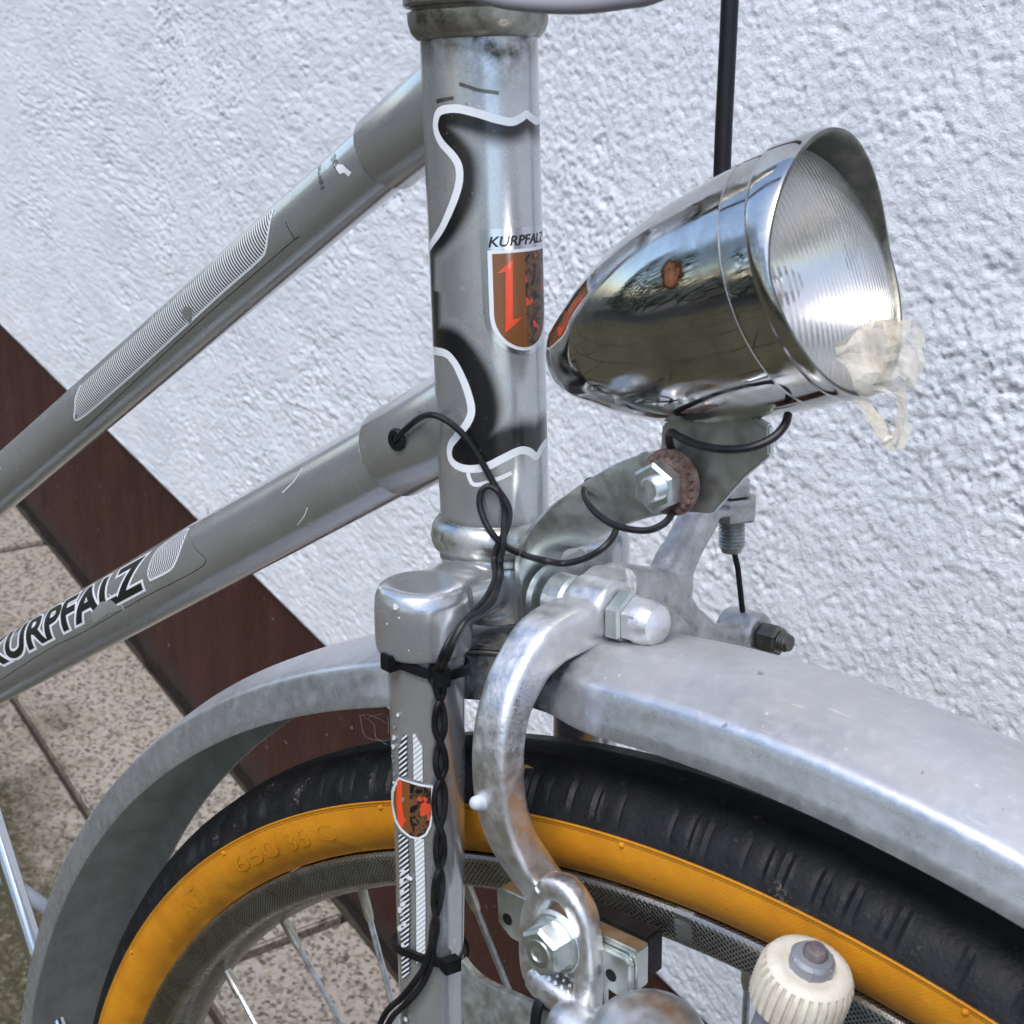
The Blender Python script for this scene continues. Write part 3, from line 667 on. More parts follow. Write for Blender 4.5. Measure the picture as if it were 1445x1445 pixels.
dt_text(.085, .05, M['white_print'], 'name_outline'); dt_text(.034, .11, M['black_print'], 'name_lettering')
tag = [dp(*c8(*q)) for q in [(510, 768), (503, 740), (520, 690), (540, 660), (590, 622), (640, 592), (628, 625), (608, 680), (590, 718), (570, 738)]]
decal('printed_tag', flat2d([tag], 3.0), dm, .06, M['hatch_fine'], dtube); decal('printed_edge', ribbon2d(tag + tag[:1], .7, 4), dm, .11, M['white_print'], dtube)
fe = [dp(*c8(*q)) for q in [(0, 1108), (150, 1010), (290, 940), (480, 830), (690, 718), (665, 660), (640, 590)]]
decal('film_edge', ribbon2d(fe, .28, 4), dm, .05, M['dark_steel'], dtube)
decal('torn_film', flat2d([[dp(*c8(*q)) for q in [(310, 880), (345, 840), (380, 835), (420, 865), (370, 880), (320, 915)]]], 2.0), dm, .15, M['clear_grey'], dtube)
for q0, q1 in (((370, 815), (425, 870)), ((960, 470), (1030, 385)), ((1010, 580), (1045, 520))):
    decal('scratch', ribbon2d([dp(*c8(*q0)), dp(*c8((q0[0] + q1[0]) / 2 + 6, (q0[1] + q1[1]) / 2)), dp(*c8(*q1))], .35, 4), dm, .06, M['white_print'], dtube)
# rubber grommet where the lamp wire leaves the down tube
gp = hit(561, 620, DT_O, DT_D, 13.5); gn = (gp - DT_O); gn = (gn - DT_D * gn.dot(DT_D)).normalized()
mb = MB(); lathe(mb, [(3.2, -.5), (3.2, .6), (2.6, 1.2), (1.2, 1.2), (.9, .2), (0, .2)], gp, gn, 24); mb.build('grommet', M['plastic'], bike)

# --- fork
BLADE = [(5.0, 33, -20), (4.6, 33, -40), (2.5, 33, -90), (0.2, 33, -138), (0, 33.5, -200), (8, 36, -280), (35, 42, -350), (75.3, 48, -398)]
def on_blade(px, py, lift=0.0):
    y0 = -40 + (py - 960) / (1420 - 960) * -98
    o = Vector((4.6, 33, -40)); a = Vector((0.2, 33, -138)) - o
    rad = 10.25 - (py - 960) / 460 * .55
    return hit(px, py, o, a, rad + lift)
mb = MB()
for sw in (1, -1):
    lathe(mb, [(9, 0), (11.2, .8), (12.4, 3.5), (12.7, 7), (12.7, 15.5), (12.5, 17.9), (11.6, 18.4), (10.3, 18.4)], (4.9, 33 * sw, -9.6), (-.03, 0, -1), 40)
    sweep(mb, [(4, 36 * sw, -17.6), (3, 24 * sw, -17.3), (1, 12 * sw, -17.2), (0, 0, -17.6)], [(7.8, 10.5), (8.0, 10), (7.4, 11.5), (6, 12.5)], 20, ref=(0, 0, 1), power=2.8)
lathe(mb, [(14.2, -10.9), (14.6, -12.5), (14.6, -23.5), (14.0, -24.5), (14.8, -25.0), (14.8, -27.4), (10, -27.6)], (0, 0, 0), UA, 48)
crown = cast(mb, 'fork_crown', M['silver'], bike, .00065, 7)
for sw in (1, -1):
    mb = MB(); pts = catmull([(a, b * sw, c) for a, b, c in BLADE], 6)
    sweep(mb, pts, [max(6.5, 10.25 - max(0, i - 3) * .085) for i in range(len(pts))], 36)
    bl_o = mb.build('fork_blade', M['silver'], bike)
    if sw > 0: blade = bl_o
# print on the near blade: two hatched bands and a small shield
b_o = Vector((4.6, 33, -40)); b_a = Vector((0.2, 33, -138)) - b_o; RB = 9.95
bm_, binv = tubemap(b_o, b_a, (0, 1, 0), RB)
def bmap(s, t, lift=0.0):
    th = t / RB; x, y, z = basis(b_a, (0, 1, 0)); rr = 10.25 - max(0, s) / 98 * .55 + lift
    return b_o + z * s + x * (rr * math.cos(th)) + y * (rr * math.sin(th))
bp_ = lambda px, py: binv(on_blade(px, py))
c6 = lambda x, y: (520 + x * 180 / 867, 1000 + y * 180 / 867)
cc6 = lambda x, y: (500 + x / 3.6125, 1045 + y / 3.6125)
decal('dark_hatch_band', flat2d([[bp_(*c6(*q)) for q in [(207, 275), (235, 185), (262, 168), (262, 450), (212, 462)]]], 2.0), bmap, .06, M['hatch_dark'], blade)
decal('pale_hatch_band', flat2d([[bp_(*c6(*q)) for q in [(303, 170), (318, 172), (366, 258), (370, 495), (308, 480)]]], 2.0), bmap, .06, M['hatch_pale'], blade)
decal('dark_hatch_band', flat2d([[bp_(*q) for q in [c6(207, 840), c6(268, 880), c6(276, 1100), c6(280, 1420), cc6(278, 1060), cc6(282, 1180), cc6(245, 1218), cc6(235, 900), c6(212, 1090)]]], 2.0), bmap, .06, M['hatch_dark'], blade)
decal('pale_hatch_band', flat2d([[bp_(*q) for q in [c6(312, 880), c6(378, 885), c6(388, 1350), cc6(362, 1080), cc6(318, 1140), c6(325, 1200)]]], 2.0), bmap, .06, M['hatch_pale'], blade)
sh_o = [(210, 462), (320, 500), (438, 520), (436, 720), (425, 800), (395, 860), (345, 888), (290, 878), (225, 830), (180, 760), (158, 640), (157, 560)]
sh_i = [(212, 478), (320, 515), (425, 535), (424, 715), (412, 790), (385, 845), (340, 872), (295, 862), (235, 815), (195, 750), (172, 640), (175, 570)]
decal('shield_border', flat2d([[bp_(*c6(*q)) for q in sh_o]], 1.5), bmap, .10, M['white_print'], blade)
decal('shield_field', flat2d([[bp_(*c6(*q)) for q in sh_i if q[0] < 285] + [bp_(*c6(285, 858)), bp_(*c6(285, 503))][0:2]], 1.5) if False else flat2d([[bp_(*c6(*q)) for q in [(212, 478), (283, 500), (283, 858), (235, 815), (195, 750), (172, 640), (175, 570)]]], 1.5), bmap, .15, M['brown_print'], blade)
decal('shield_field', flat2d([[bp_(*c6(*q)) for q in [(283, 503), (320, 515), (425, 535), (424, 715), (412, 790), (385, 845), (340, 872), (295, 862), (283, 857)]]], 1.5), bmap, .15, M['crest'], blade)
decal('shield_figure', flat2d([[bp_(*c6(*q)) for q in [(200, 482), (232, 490), (232, 640), (245, 745), (262, 735), (232, 812), (205, 770), (195, 640)]]], 1.5), bmap, .2, M['orange_print'], blade)
# flaked paint beside the bands
rr = random.Random(3)
fl_px = [(205, 40), (180, 120), (175, 195), (172, 255), (165, 320), (172, 352), (180, 440), (176, 500), (215, 600), (235, 612), (180, 550), (225, 1120), (232, 1165), (268, 1165), (240, 1235), (222, 1280), (230, 1330), (222, 1372), (240, 1405)]
for (x, y) in fl_px:
    n = rr.randint(5, 7); c = c6(x, y); r0 = rr.uniform(1.4, 3.6)
    decal('paint_flake', flat2d([[bp_(c[0] + r0 * rr.uniform(.5, 1.3) * math.cos(6.283 * k / n), c[1] + 1.2 * r0 * rr.uniform(.5, 1.3) * math.sin(6.283 * k / n)) for k in range(n)]], 1.5), bmap, .17, M['white_print'] if rr.random() < .6 else M['clear_grey'], blade)
for (x, y) in [(240, 720), (285, 700), (240, 770), (250, 830), (235, 860), (255, 935), (235, 955), (250, 1045), (275, 700), (250, 665), (265, 1420), (318, 1300)]:
    n = 6; c = cc6(x, y); r0 = rr.uniform(2, 4.2)
    decal('paint_flake', flat2d([[bp_(c[0] + r0 * rr.uniform(.5, 1.3) * math.cos(6.283 * k / n), c[1] + 1.2 * r0 * rr.uniform(.5, 1.3) * math.sin(6.283 * k / n)) for k in range(n)]], 1.5), bmap, .17, M['white_print'] if rr.random() < .7 else M['clear_grey'], blade)
# chips on the crown sleeve
for (px, py, r0) in ((558, 856, 4.5), (536, 829, 2.6), (563, 872, 1.6), (546, 880, 1.3), (577, 918, 1.0)):
    n = 8; o_c = Vector((4.6, 33, -20)); P = [hit(px + r0 * rr.uniform(.6, 1.2) * math.cos(6.283 * k / n), py + r0 * rr.uniform(.7, 1.3) * math.sin(6.283 * k / n), o_c, UA, 12.75) for k in range(n)]
    mb = MB(); mb.add(P, [tuple(range(n))]); mb.build('paint_chip', M['white_print'], crown, 0)

# --- front wheel
def polar(r, a_deg, wv):
    a = R_(a_deg); return Vector((HUB.x + r * math.sin(a), wv, HUB.z + r * math.cos(a)))
WA = Vector((0, 1, 0))
rim_prof = [(306.5, -9), (309.0, -10.2), (310.2, -11.2), (310.2, -12.6), (309.4, -13.3), (307.8, -13.3), (301.2, -12.5), (300.0, -11.8), (298.4, -9.0), (297.0, -5), (296.4, 0),
            (297.0, 5), (298.4, 9.0), (300.0, 11.8), (301.2, 12.5), (303.4, 12.77), (305.6, 13.03), (307.8, 13.3), (309.4, 13.3), (310.2, 12.6), (310.2, 11.2), (309.0, 10.2), (306.5, 9), (304, 0)]
mb = MB(); lathe(mb, rim_prof, HUB, WA, 360, ref=(0, 0, 1), closed_ends=False, uv=True)
n_ = 360; kn = []
for j, (r, h) in enumerate(rim_prof): kn += [1.0 if (301.0 < r < 308 and abs(h) > 12.3) else 0.0] * n_
wheel = obj('front_wheel', mb.mesh('rim', M['rim'], 40, attr={'knurl': kn}), bike)
# tyre: tread with cut grooves, amber walls
mb = MB(); TC, TM = 323.7, 17.4; segs = 1560; th_list = [-82, -78, -72, -62, -50, -36, -20, -8, 0, 8, 20, 36, 50, 62, 72, 78, 82]
prof = [(TC + (TM + .15) * math.cos(R_(t)), (TM + .15) * math.sin(R_(t))) for t in th_list]
gr_ = np.random.default_rng(4).uniform(.55, 1.15, 997)
def grooves(j, t, r, h):
    a = abs(th_list[j]); i = round(t / (2 * math.pi) * segs); ph = i % 2
    if 30 < a < 73: k = -.68 * gr_[(i // 2) % 997] if ph == 0 else .10 * gr_[(i * 7 + j) % 997] - .1
    elif a < 25: k = -.5 if j % 2 else .3
    else: k = 0
    th = R_(th_list[j]); return r + k * math.cos(th), h + k * math.sin(th)
lathe(mb, prof, HUB, WA, segs, ref=(0, 0, 1), closed_ends=False, mod=grooves); mb.build('tyre', M['rubber'], wheel, 50)
for sg in (1, -1):
    mb = MB(); ths = [78, 77.0, 77.2, 78.0, 79.2, 80.2, 83, 88, 95, 103, 112, 121, 130, 136, 139, 141]; rs = [16.9, 17.5, 18.0, 18.15, 18.0, 17.6, 17.5, 17.4, 17.45, 17.4, 17.3, 17.1, 16.9, 16.9, 17.2, 16.2]
    lathe(mb, [(TC + q * math.cos(R_(t)), sg * q * math.sin(R_(t))) for t, q in zip(ths, rs)], HUB, WA, 360, ref=(0, 0, 1), closed_ends=False, uv=True)
    for k in range(22):
        a_ = k * 16.36 + 4; lathe(mb, [(.9, -.3), (.8, .5), (.3, .9), (0, .9)], polar(TC + 17.4 * math.cos(R_(83)), a_ - 40, sg * 17.4 * math.sin(R_(83))), (0, sg, 0), 8)
    mb.build('amber_sidewall', M['amber'], wheel, 40)
def tyre_map(s, t, lift=0.0):                        # s arc in mm at r 318 from the top, growing forward; t mm down the wall
    th = R_(84) + t / TM; rr_ = TM + lift; c = Vector((0, rr_ * math.sin(th), 0)); r = TC + rr_ * math.cos(th); return polar(r, math.degrees(s / 318), c.y)
for s, a0_, a1_ in (('650', -35.6, -30.4), ('35 C', -29.3, -24.6), ('NT', -43.6, -41.0)):
    text_on('embossed_size', s, (318 * R_(a0_), 8.5), (318 * R_(a1_), 8.5), 6.0, tyre_map, .22, M['amber'], wheel, flipx=True)
# spokes
sp_mb = {}
for k in range(36):
    a_ = 1.6 + 10 * k; side = 1 if k % 2 else -1; lead = 1 if (k // 2) % 2 else -1
    p0 = polar(297.2, a_, 0); ph = a_ + lead * 78; p1 = polar(20, ph, side * 27)
    d = (p1 - p0).normalized()
    mb = MB(); mb.m = 0; sweep(mb, [p0 + d * 9, p0.lerp(p1, .5), p1], 1.0, 8)
    mb.m = 1; lathe(mb, [(2.2, -2.5), (2.1, 0), (1.75, .4), (1.7, 9.5), (1.3, 11.5), (1.0, 11.6)], p0, d, 10)
    mb.build('spoke', [M['spoke'], M['brass']], wheel, 40)
mb = MB(); lathe(mb, [(5, -48), (9, -40), (9, -32), (20, -29), (20, -26), (9, -24), (8, 0), (9, 24), (20, 26), (20, 29), (9, 32), (9, 40), (5, 48)], HUB, WA, 32); mb.build('hub', M['steel'], wheel)

# --- mudguard
mg_prof = [(-24.2, 358.2), (-24.6, 361), (-24.6, 366.5), (-23.2, 368.6), (-16, 371.6), (-8.5, 373.6), (-6.5, 374.0), (1, 374.6), (8.5, 374.6), (10.5, 374.1), (16.5, 372.6), (21.4, 370.6), (22.5, 370.1), (23.2, 369.3), (23.7, 368.3), (24.1, 366.8), (25.5, 362), (26.5, 358.9), (26.3, 358.3)]
def guard():
    mb = MB(); A = np.arange(-112, 64.01, .8); cols = []; dust = []; dirt_shade = []
    no = len(mg_prof)
    inner = [(wv - math.copysign(.9, wv) if abs(wv) > 20 else wv, r - (.9 if r > 366 else 0)) for wv, r in reversed(mg_prof)]
    loopp = mg_prof + inner; vs = []
    for a in A:
        k = math.exp(-((a + 9.5) / 4.6) ** 4)          # pinched where it passes between the fork blades
        for j, (wv, r) in enumerate(loopp):
            ww = wv; rr_ = r
            if abs(wv) > 19:
                ww = math.copysign(abs(wv) - 6.5 * k, wv)
                if r < 367: rr_ = r + (367 - r) * .12 * k
            vs.append(polar(rr_, a, ww))
            outer = j < no
            dust.append((1.0 if r > 371 else .75 if r > 369.5 else .12) * (1 if outer else 0) * (1.0 if a > -16 else .6))
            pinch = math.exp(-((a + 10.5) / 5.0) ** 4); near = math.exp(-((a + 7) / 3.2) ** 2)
            dirt_shade.append(min(1, .95 * pinch * (1 if abs(wv) > 16 else .8) + .7 * near * (1 if r > 366 else .4)) if outer else 0.0)  # dirt plus painted shade in the fork pinch and by the caliper
    n = len(loopp); fs = []
    for i in range(len(A) - 1):
        for j in range(n):
            l = (j + 1) % n; fs.append((i * n + j, i * n + l, (i + 1) * n + l, (i + 1) * n + j)); mb.mi.append(0 if j < no - 1 or j == n - 1 and False else 1)
    fs += [tuple(range(n)), tuple((len(A) - 1) * n + j for j in range(n))]; mi = mb.mi + [0, 0]; mb.mi = []
    mb.v = vs; mb.f = fs; mb.mi = mi
    return obj('mudguard', mb.mesh('mudguard', [M['guard'], M['guard_in']], 45, attr={'dust': dust, 'dirt_shade': dirt_shade}), bike)
mudguard = guard()

# --- front brake
VB = 36.0
A_ = lambda px, py, v=VB: at(px, py, v=v)
piv = Vector((0, 0, -20.2)); FV = Vector((1, 0, 0))
mb = MB()
path = catmull([(VB, 2, -20.5), A_(838, 872), A_(800, 884), A_(765, 905), A_(735, 945), A_(712, 1000), A_(703, 1060), A_(706, 1125), A_(722, 1180), A_(752, 1228), A_(778, 1262)], 6)
sweep(mb, path, interp([(6.5, 6.0), (6.6, 6.0), (6.6, 6.4), (6.0, 6.4), (5.6, 5.6), (5.4, 5.2), (5.4, 5.0), (5.4, 4.9), (5.2, 4.9), (5.0, 5.0), (5.0, 5.0)], len(path)), 28, ref=FV, power=5.0)
lathe(mb, [(8.6, -6.0), (9.0, -5), (9.0, 5.5), (8.2, 6.6)], (VB, 0, -20.2), FV, 32)
WS = 33.0; yk = lambda px, py: at(px, py, w=WS)
for leg in ([(775, 1255), (757, 1285), (753, 1330), (757, 1370), (775, 1392), (800, 1410)], [(775, 1250), (800, 1255), (822, 1288), (829, 1330), (831, 1375), (828, 1420)]):
    pp = catmull([yk(*q) for q in leg], 5); sweep(mb, pp, [(3.6, 3.3)] * len(pp), 16, ref=WA, power=3)
caliper = cast(mb, 'brake_caliper', M['cast'], bike, .0005, 3, label='polished cast aluminium side pull brake, near arm curving down to the rim')
mb = MB()
lathe(mb, [(9.0, -7.0), (9.4, -6), (9.4, 3), (8.4, 4)], (VB + 1, -5, -19.5), FV, 28)
p1 = catmull([(VB + 2, -4, -17), A_(935, 838), A_(950, 800), A_(968, 765), A_(984, 735), A_(994, 722)], 5); sweep(mb, p1, interp([(6.5, 9), (6, 8), (5.2, 5.6), (4.8, 5), (4.8, 5.4), (4.6, 4.8)], len(p1)), 18, ref=FV, power=3)
p2 = catmull([(VB, -6, -21), A_(935, 862), A_(965, 880), A_(995, 898), A_(1025, 902), A_(1052, 892)], 5); sweep(mb, p2, interp([(6.5, 9), (6.5, 7.5), (6, 5.5), (5.5, 4.5), (5.2, 4.6), (5, 5)], len(p2)), 18, ref=FV, power=3)
lathe(mb, [(6.5, -6.5), (7.0, -5.5), (7.0, 5.2), (6.4, 6)], A_(1050, 892), FV, 28)
p3 = catmull([A_(985, 728), A_(1003, 722), A_(1036, 720)], 4); sweep(mb, p3, [(4.5, 1.6)] * len(p3), 14, ref=FV, power=3)
p4 = catmull([(VB - 8, -8, -24), (VB - 8, -30, -28), (VB - 8, -46, -48), (VB - 6, -46, -70), (VB - 4, -36, -98)], 5); sweep(mb, p4, [(5, 5)] * len(p4), 14, ref=FV, power=3)
cast(mb, 'brake_far_arm', M['cast_dull'], caliper, .0007, 4, label='dull grey far brake arm forking up and forward')
def hexnut(name, c, a, r, h, mat, parent, r_in=0, flange=0, ref=None, **kw):
    mb = MB(); x = ref or ((0, 0, 1) if abs(Vector(a).normalized().z) < .9 else (1, 0, 0))
    lathe(mb, [(r * .9, 0), (r, h * .1), (r, h * .86), (r * .86, h)], c, a, 6, ref=x)
    if flange: lathe(mb, [(flange, -1.0), (flange, .1), (flange * .9, .5)], c, a, 28)
    return mb.build(name, mat, parent, 20, **kw)
def thread(name, c, a, r, ln, mat, parent, pitch=.9):
    pr = []; n = int(ln / pitch)
    for i in range(n): pr += [(r, i * pitch), (r * .88, (i + .5) * pitch)]
    pr += [(r * .8, ln), (0, ln)]
    mb = MB(); lathe(mb, pr, c, a, 20); return mb.build(name, mat, parent, 60)
# pivot hardware, front to back
hexnut('pivot_nut', (VB + 6.8, 0, -20.2), FV, 7.3, 4.6, M['zinc'], caliper)
mb = MB(); lathe(mb, [(5.4, 0), (6.3, .4)], (VB + 11.4, 0, -20.2), FV, 6); lathe(mb, [(6.3, .0), (6.3, 4.0)], (VB + 11.6, 0, -20.2), FV, 6); lathe(mb, [(6.0, 2.5), (6.0, 5.0), (5.2, 7.6), (3.2, 9.2), (0, 9.8)], (VB + 11.6, 0, -20.2), FV, 28)
mb.build('dome_nut', M['cast'], caliper, 30)
mb = MB(); lathe(mb, [(5.5, 0), (7.6, .2), (7.6, 5.5), (6.8, 6.5)], (22, 0, -20.2), FV, 28); lathe(mb, [(4, 0), (9.2, .1), (9.2, 2.0), (4, 2.1)], (18.5, 0, -20.2), FV, 28)
mb.build('spacer_washer', M['zinc_bright'], caliper)
thread('pivot_bolt', (12, 0, -20.2), FV, 3.3, 20, M['zinc'], caliper)
# cable hardware
ac = A_(1050, 892); hexnut('anchor_nut', ac + Vector((6.2, 0, 0)), FV, 4.7, 6.5, M['dark_steel'], caliper)
thread('anchor_bolt', ac + Vector((10, 0, 0)), FV, 2.9, 6.0, M['dark_steel'], caliper)
bc_ = A_(1033, 727)
hexnut('cable_adjuster', bc_ + Vector((0, 0, -1)), UA, 7.6, 6.8, M['steel'], caliper); hexnut('lock_nut', bc_ + Vector((0, 0, 6.0)), UA, 5.6, 4.6, M['steel'], caliper)
mb = MB(); pr = []
for i in range(9): pr += [(3.9, -1 - i * 1.0), (3.4, -1.5 - i * 1.0)]
lathe(mb, pr + [(2.8, -11), (0, -11)], bc_, UA, 24); mb.build('adjuster_thread', M['steel'], caliper, 60)
cab_b = A_(1049, 872); mb = MB(); sweep(mb, [bc_ + Vector((0, 0, -8)), bc_.lerp(cab_b, .5), cab_b, ac + Vector((0, 1, 0))], .85, 8); mb.build('brake_cable', M['rubber'], bike)
mb = MB(); pts = catmull([bc_ + Vector((0, 0, 9)), A_(1020, 560), A_(1018, 400), A_(1019, 240), A_(1029, 20), A_(1033, -120), A_(1010, -400)], 8); sweep(mb, pts, [2.35 - .25 * (i < 6) for i in range(len(pts))], 12); mb.build('cable_housing', M['plastic'], bike)
# pad bolt, holder and rubber block at the rim
bh = at(776, 1335, w=38.5)
mb = MB(); lathe(mb, [(3, -4), (8.2, -3.9), (8.4, -2.8), (7.8, -1.8), (6, -1.6)], bh, WA, 32); mb.build('pad_washer', M['zinc_bright'], caliper)
nn = hexnut('pad_nut', bh + Vector((0, -2, 0)), WA, 6.6, 6.4, M['zinc_bright'], caliper, flange=7.4)
mb = MB(); lathe(mb, [(3.6, 4.2), (3.6, 4.7), (2.2, 4.75), (2.2, 4.3)], bh, WA, 20); mb.build('pad_bolt_end', M['zinc'], caliper)
tdir = Vector((1, 0, -.02)).normalized()                          # along the rim
pc = at(815, 1318, w=24)
rdir = Vector((-tdir.z, 0, tdir.x))
mb = MB()
hz = 6.8
def pp(a, b, wv=0.0): return pc + tdir * a + rdir * b + WA * wv
prism(mb, [pp(-24, hz - 1), pp(-22, hz + .4), pp(22.6, hz + .4), pp(23, hz), pp(23, -hz + 2.5), pp(19, -hz - .6), pp(-19, -hz), pp(-23.5, -hz + 3)], WA * 5.0, .4)
prism(mb, [pp(8, hz - 1.4, 4.6), pp(21.0, hz - 1.4, 4.6), pp(22.6, hz - 3, 4.6), pp(22.6, -hz + 2.8, 4.6), pp(18.6, -hz - .2, 4.6), pp(8, -hz + 2.2, 4.6)], WA * 2.4, .8)
lathe(mb, [(5, 3.6), (5, 12)], pp(-3, -1), WA, 20)
mb.build('pad_holder', M['zinc'], caliper, 30)
for a in (16.6, -20.0):
    mb = MB(); lathe(mb, [(1.7, 7.03 if a > 0 else 5.03), (0, 7.04 if a > 0 else 5.04)], pp(a, -1.4), WA, 18); mb.build('rivet_hole', M['plastic'], caliper)
mb = MB(); prism(mb, [pp(-20, hz + .8, -7), pp(22.4, hz + .8, -7), pp(22.4, -hz + 2.5, -7), pp(-20, -hz + 2.5, -7)], WA * 7.0, .8); mb.build('brake_block', M['rubber'], caliper)
# knurled lug below the yoke
kc = at(790, 1402, w=WS + 1); kd = (at(818, 1422, w=WS + 1) - at(762, 1380, w=WS + 1)).normalized(); ku = WA.cross(kd).normalized()
if ku.z < 0: ku = -ku
mb = MB(); sweep(mb, [kc - kd * 9, kc - kd * 6, kc, kc + kd * 8], [(3.2, 3.6), (4.0, 4.4), (4.2, 4.6), (3.8, 4.2)], 20, ref=WA, power=2.6)
for i in range(7):
    for j in range(3):
        c = kc + kd * (-7 + 2.1 * i + (1.0 if j % 2 else 0)) + ku * 4.3 + WA * (-2.0 + 2.0 * j); lathe(mb, [(1.25, -.9), (.2, .8)], c, ku, 4, ref=kd)
mb.build('knurled_lug', M['cast'], caliper, 25)
# white rubber tip of the adjusting screw
mb = MB(); tc_ = A_(675, 1133, 34); lathe(mb, [(1.9, -3), (1.9, .6), (1.6, 1.6), (.9, 2.2), (0, 2.4)], tc_, (A_(660, 1133, 34) - A_(700, 1133, 34)), 20); mb.build('screw_tip', M['tip'], caliper)
# raised maker's letters on the arms
arm_pts = [A_(*q, v=VB + 5.3) for q in [(724, 1066), (724, 1040), (728, 1010), (737, 980), (750, 950), (768, 925)]]
def letters_on_path(name, s, pts, size, mat, parent, lift):
    p = catmull(pts, 12); ln = [0]
    for i in range(1, len(p)): ln.append(ln[-1] + (p[i] - p[i - 1]).length)
    v2, f = text2d(s, 1.0, .3); x0 = min(x for x, y in v2); x1 = max(x for x, y in v2); tot = ln[-1]
    def fm(x, y, l=0.0):
        d = (x - x0) / (x1 - x0) * tot; i = 1
        while i < len(p) - 1 and ln[i] < d: i += 1
        t = (p[i] - p[i - 1]).normalized(); q = p[i - 1] + t * (d - ln[i - 1]); nrm = -FV.cross(t).normalized()
        return q + nrm * (y * size) + FV * (l)
    mb = MB(); mb.add([fm(x, y, lift) for x, y in v2], f); mb.build(name, mat, parent, 0)
letters_on_path('raised_lettering', 'ALTENBURGER', arm_pts, 2.4, M['cast_dull'], caliper, .12)
letters_on_path('raised_lettering', 'BUBOIN', [A_(941, 850, v=VB + 7.2), A_(957, 862, v=VB + 6.9), A_(972, 878, v=VB + 6.6), A_(985, 893, v=VB + 6.2)], 2.8, M['cast_dull'], caliper, .3)

# --- headlamp
LT = Vector((23.7, -1.1, 43.2)); LP, LY = R_(20.1), R_(-3.8)
LD = Vector((math.cos(LP) * math.cos(LY), math.cos(LP) * math.sin(LY), math.sin(LP))); LU = Vector((-math.sin(LP) * math.cos(LY), -math.sin(LP) * math.sin(LY), math.cos(LP)))
LH = 79.0
shell = [(0, .2), (3, .4), (5.8, 1.0), (8.0, 2.2), (9.4, 4.0), (9.8, 4.5), (10.3, 4.7), (11.5, 6.8), (14.4, 12), (18.6, 20), (22.4, 30), (25.6, 42), (27.5, 55), (28.5, 65), (28.75, 69.4), (28.8, 69.8), (28.5, 70.0), (28.5, 70.3), (28.8, 70.6), (28.9, 75), (28.8, LH)]
NL = 96; mb = MB()
body = catmull([(r, h, 0) for r, h in shell[7:14]], 8); prof = shell[:7] + [(p.x, p.y) for p in body[:-1]] + shell[13:-1]
prof.append(shell[-1]); lathe(mb, prof, LT, LD, NL, ref=LU, closed_ends=False)
rp = None; best = 1e9
r_ = ray(946, 392); 
for p in mb.v:
    if (p - CL).dot(r_) > 0:
        q = (p - CL) - r_ * ((p - CL).dot(r_) / r_.dot(r_)); dep = (p - CL).length
        if q.length + dep * .02 < best: best = q.length + dep * .02; rp = p
rsp = [max(0, 1 - (p - rp).length / 7.2) for p in mb.v]
lamp = obj('headlamp', mb.mesh('lamp_shell', M['chrome'], 40, attr={'rustspot': rsp}), bike, label='chrome bullet headlamp with a rust spot and taped lens')
# rim ring with a peak over the lens
mb = MB(); seg = 96; sec = [(28.6, LH - 2.5), (29.3, LH - 2), (29.6, LH - .8), (29.5, LH + .6), (29.0, LH + 1.4), (28.2, LH + 1.4), (27.7, LH + .6), (27.6, LH - 2)]
def peak(t): return 9.0 * max(0, math.cos(t)) ** 1.3
x, y, z = basis(LD, LU)
rows = []
for i in range(seg):
    t = 2 * math.pi * i / seg; pk = peak(t); row = []
    for j, (r, h) in enumerate(sec):
        ex = pk if 2 < j < 7 else 0; rr_ = r - (.7 * pk / 9 if ex else 0)
        row.append(LT + x * (rr_ * math.cos(t)) + y * (rr_ * math.sin(t)) + z * (h + ex))
    rows.append(row)
n = len(sec); mb.add([p for r in rows for p in r], [(i * n + j, i * n + (j + 1) % n, ((i + 1) % seg) * n + (j + 1) % n, ((i + 1) % seg) * n + j) for i in range(seg) for j in range(n)])
mb.mi = [1 if j >= 4 else 0 for i in range(seg) for j in range(n)]
mb.build('lamp_rim', [M['chrome'], M['dark_steel']], lamp, 50)
mb = MB(); rfl = [(2.5, LH - 26), (7, LH - 24.5), (12, LH - 21), (17, LH - 16), (22, LH - 9), (25.6, LH - 4), (27.4, LH - .5)]; lathe(mb, rfl, LT, LD, 64, closed_ends=False); mb.build('reflector', M['mirror'], lamp, 60)
mb = MB(); lathe(mb, [(3.2, LH - 32), (3.2, LH - 22), (4.6, LH - 20), (5.2, LH - 16), (4.2, LH - 12), (2, LH - 10), (0, LH - 9.6)], LT, LD, 20); mb.build('bulb', M['mirror'], lamp)
# lens: shallow dome with thickness
mb = MB(); lp = [(0.01, LH + 5.1), (6, LH + 4.9), (12, LH + 4.4), (18, LH + 3.5), (22, LH + 2.5), (25.5, LH + 1.3), (27.6, LH + .2), (27.6, LH - 1.6), (25, LH - .5), (20, LH + 1.2), (10, LH + 2.8), (.01, LH + 3.2)]
lathe(mb, lp, LT, LD, 72, closed_ends=False); me_uv = []
for p in mb.v: q = p - LT; me_uv.append((q.dot(y), q.dot(x)))
for i, q in enumerate(me_uv): mb.uv[i] = q
mb.build('lens', M['lens'], lamp, 60)
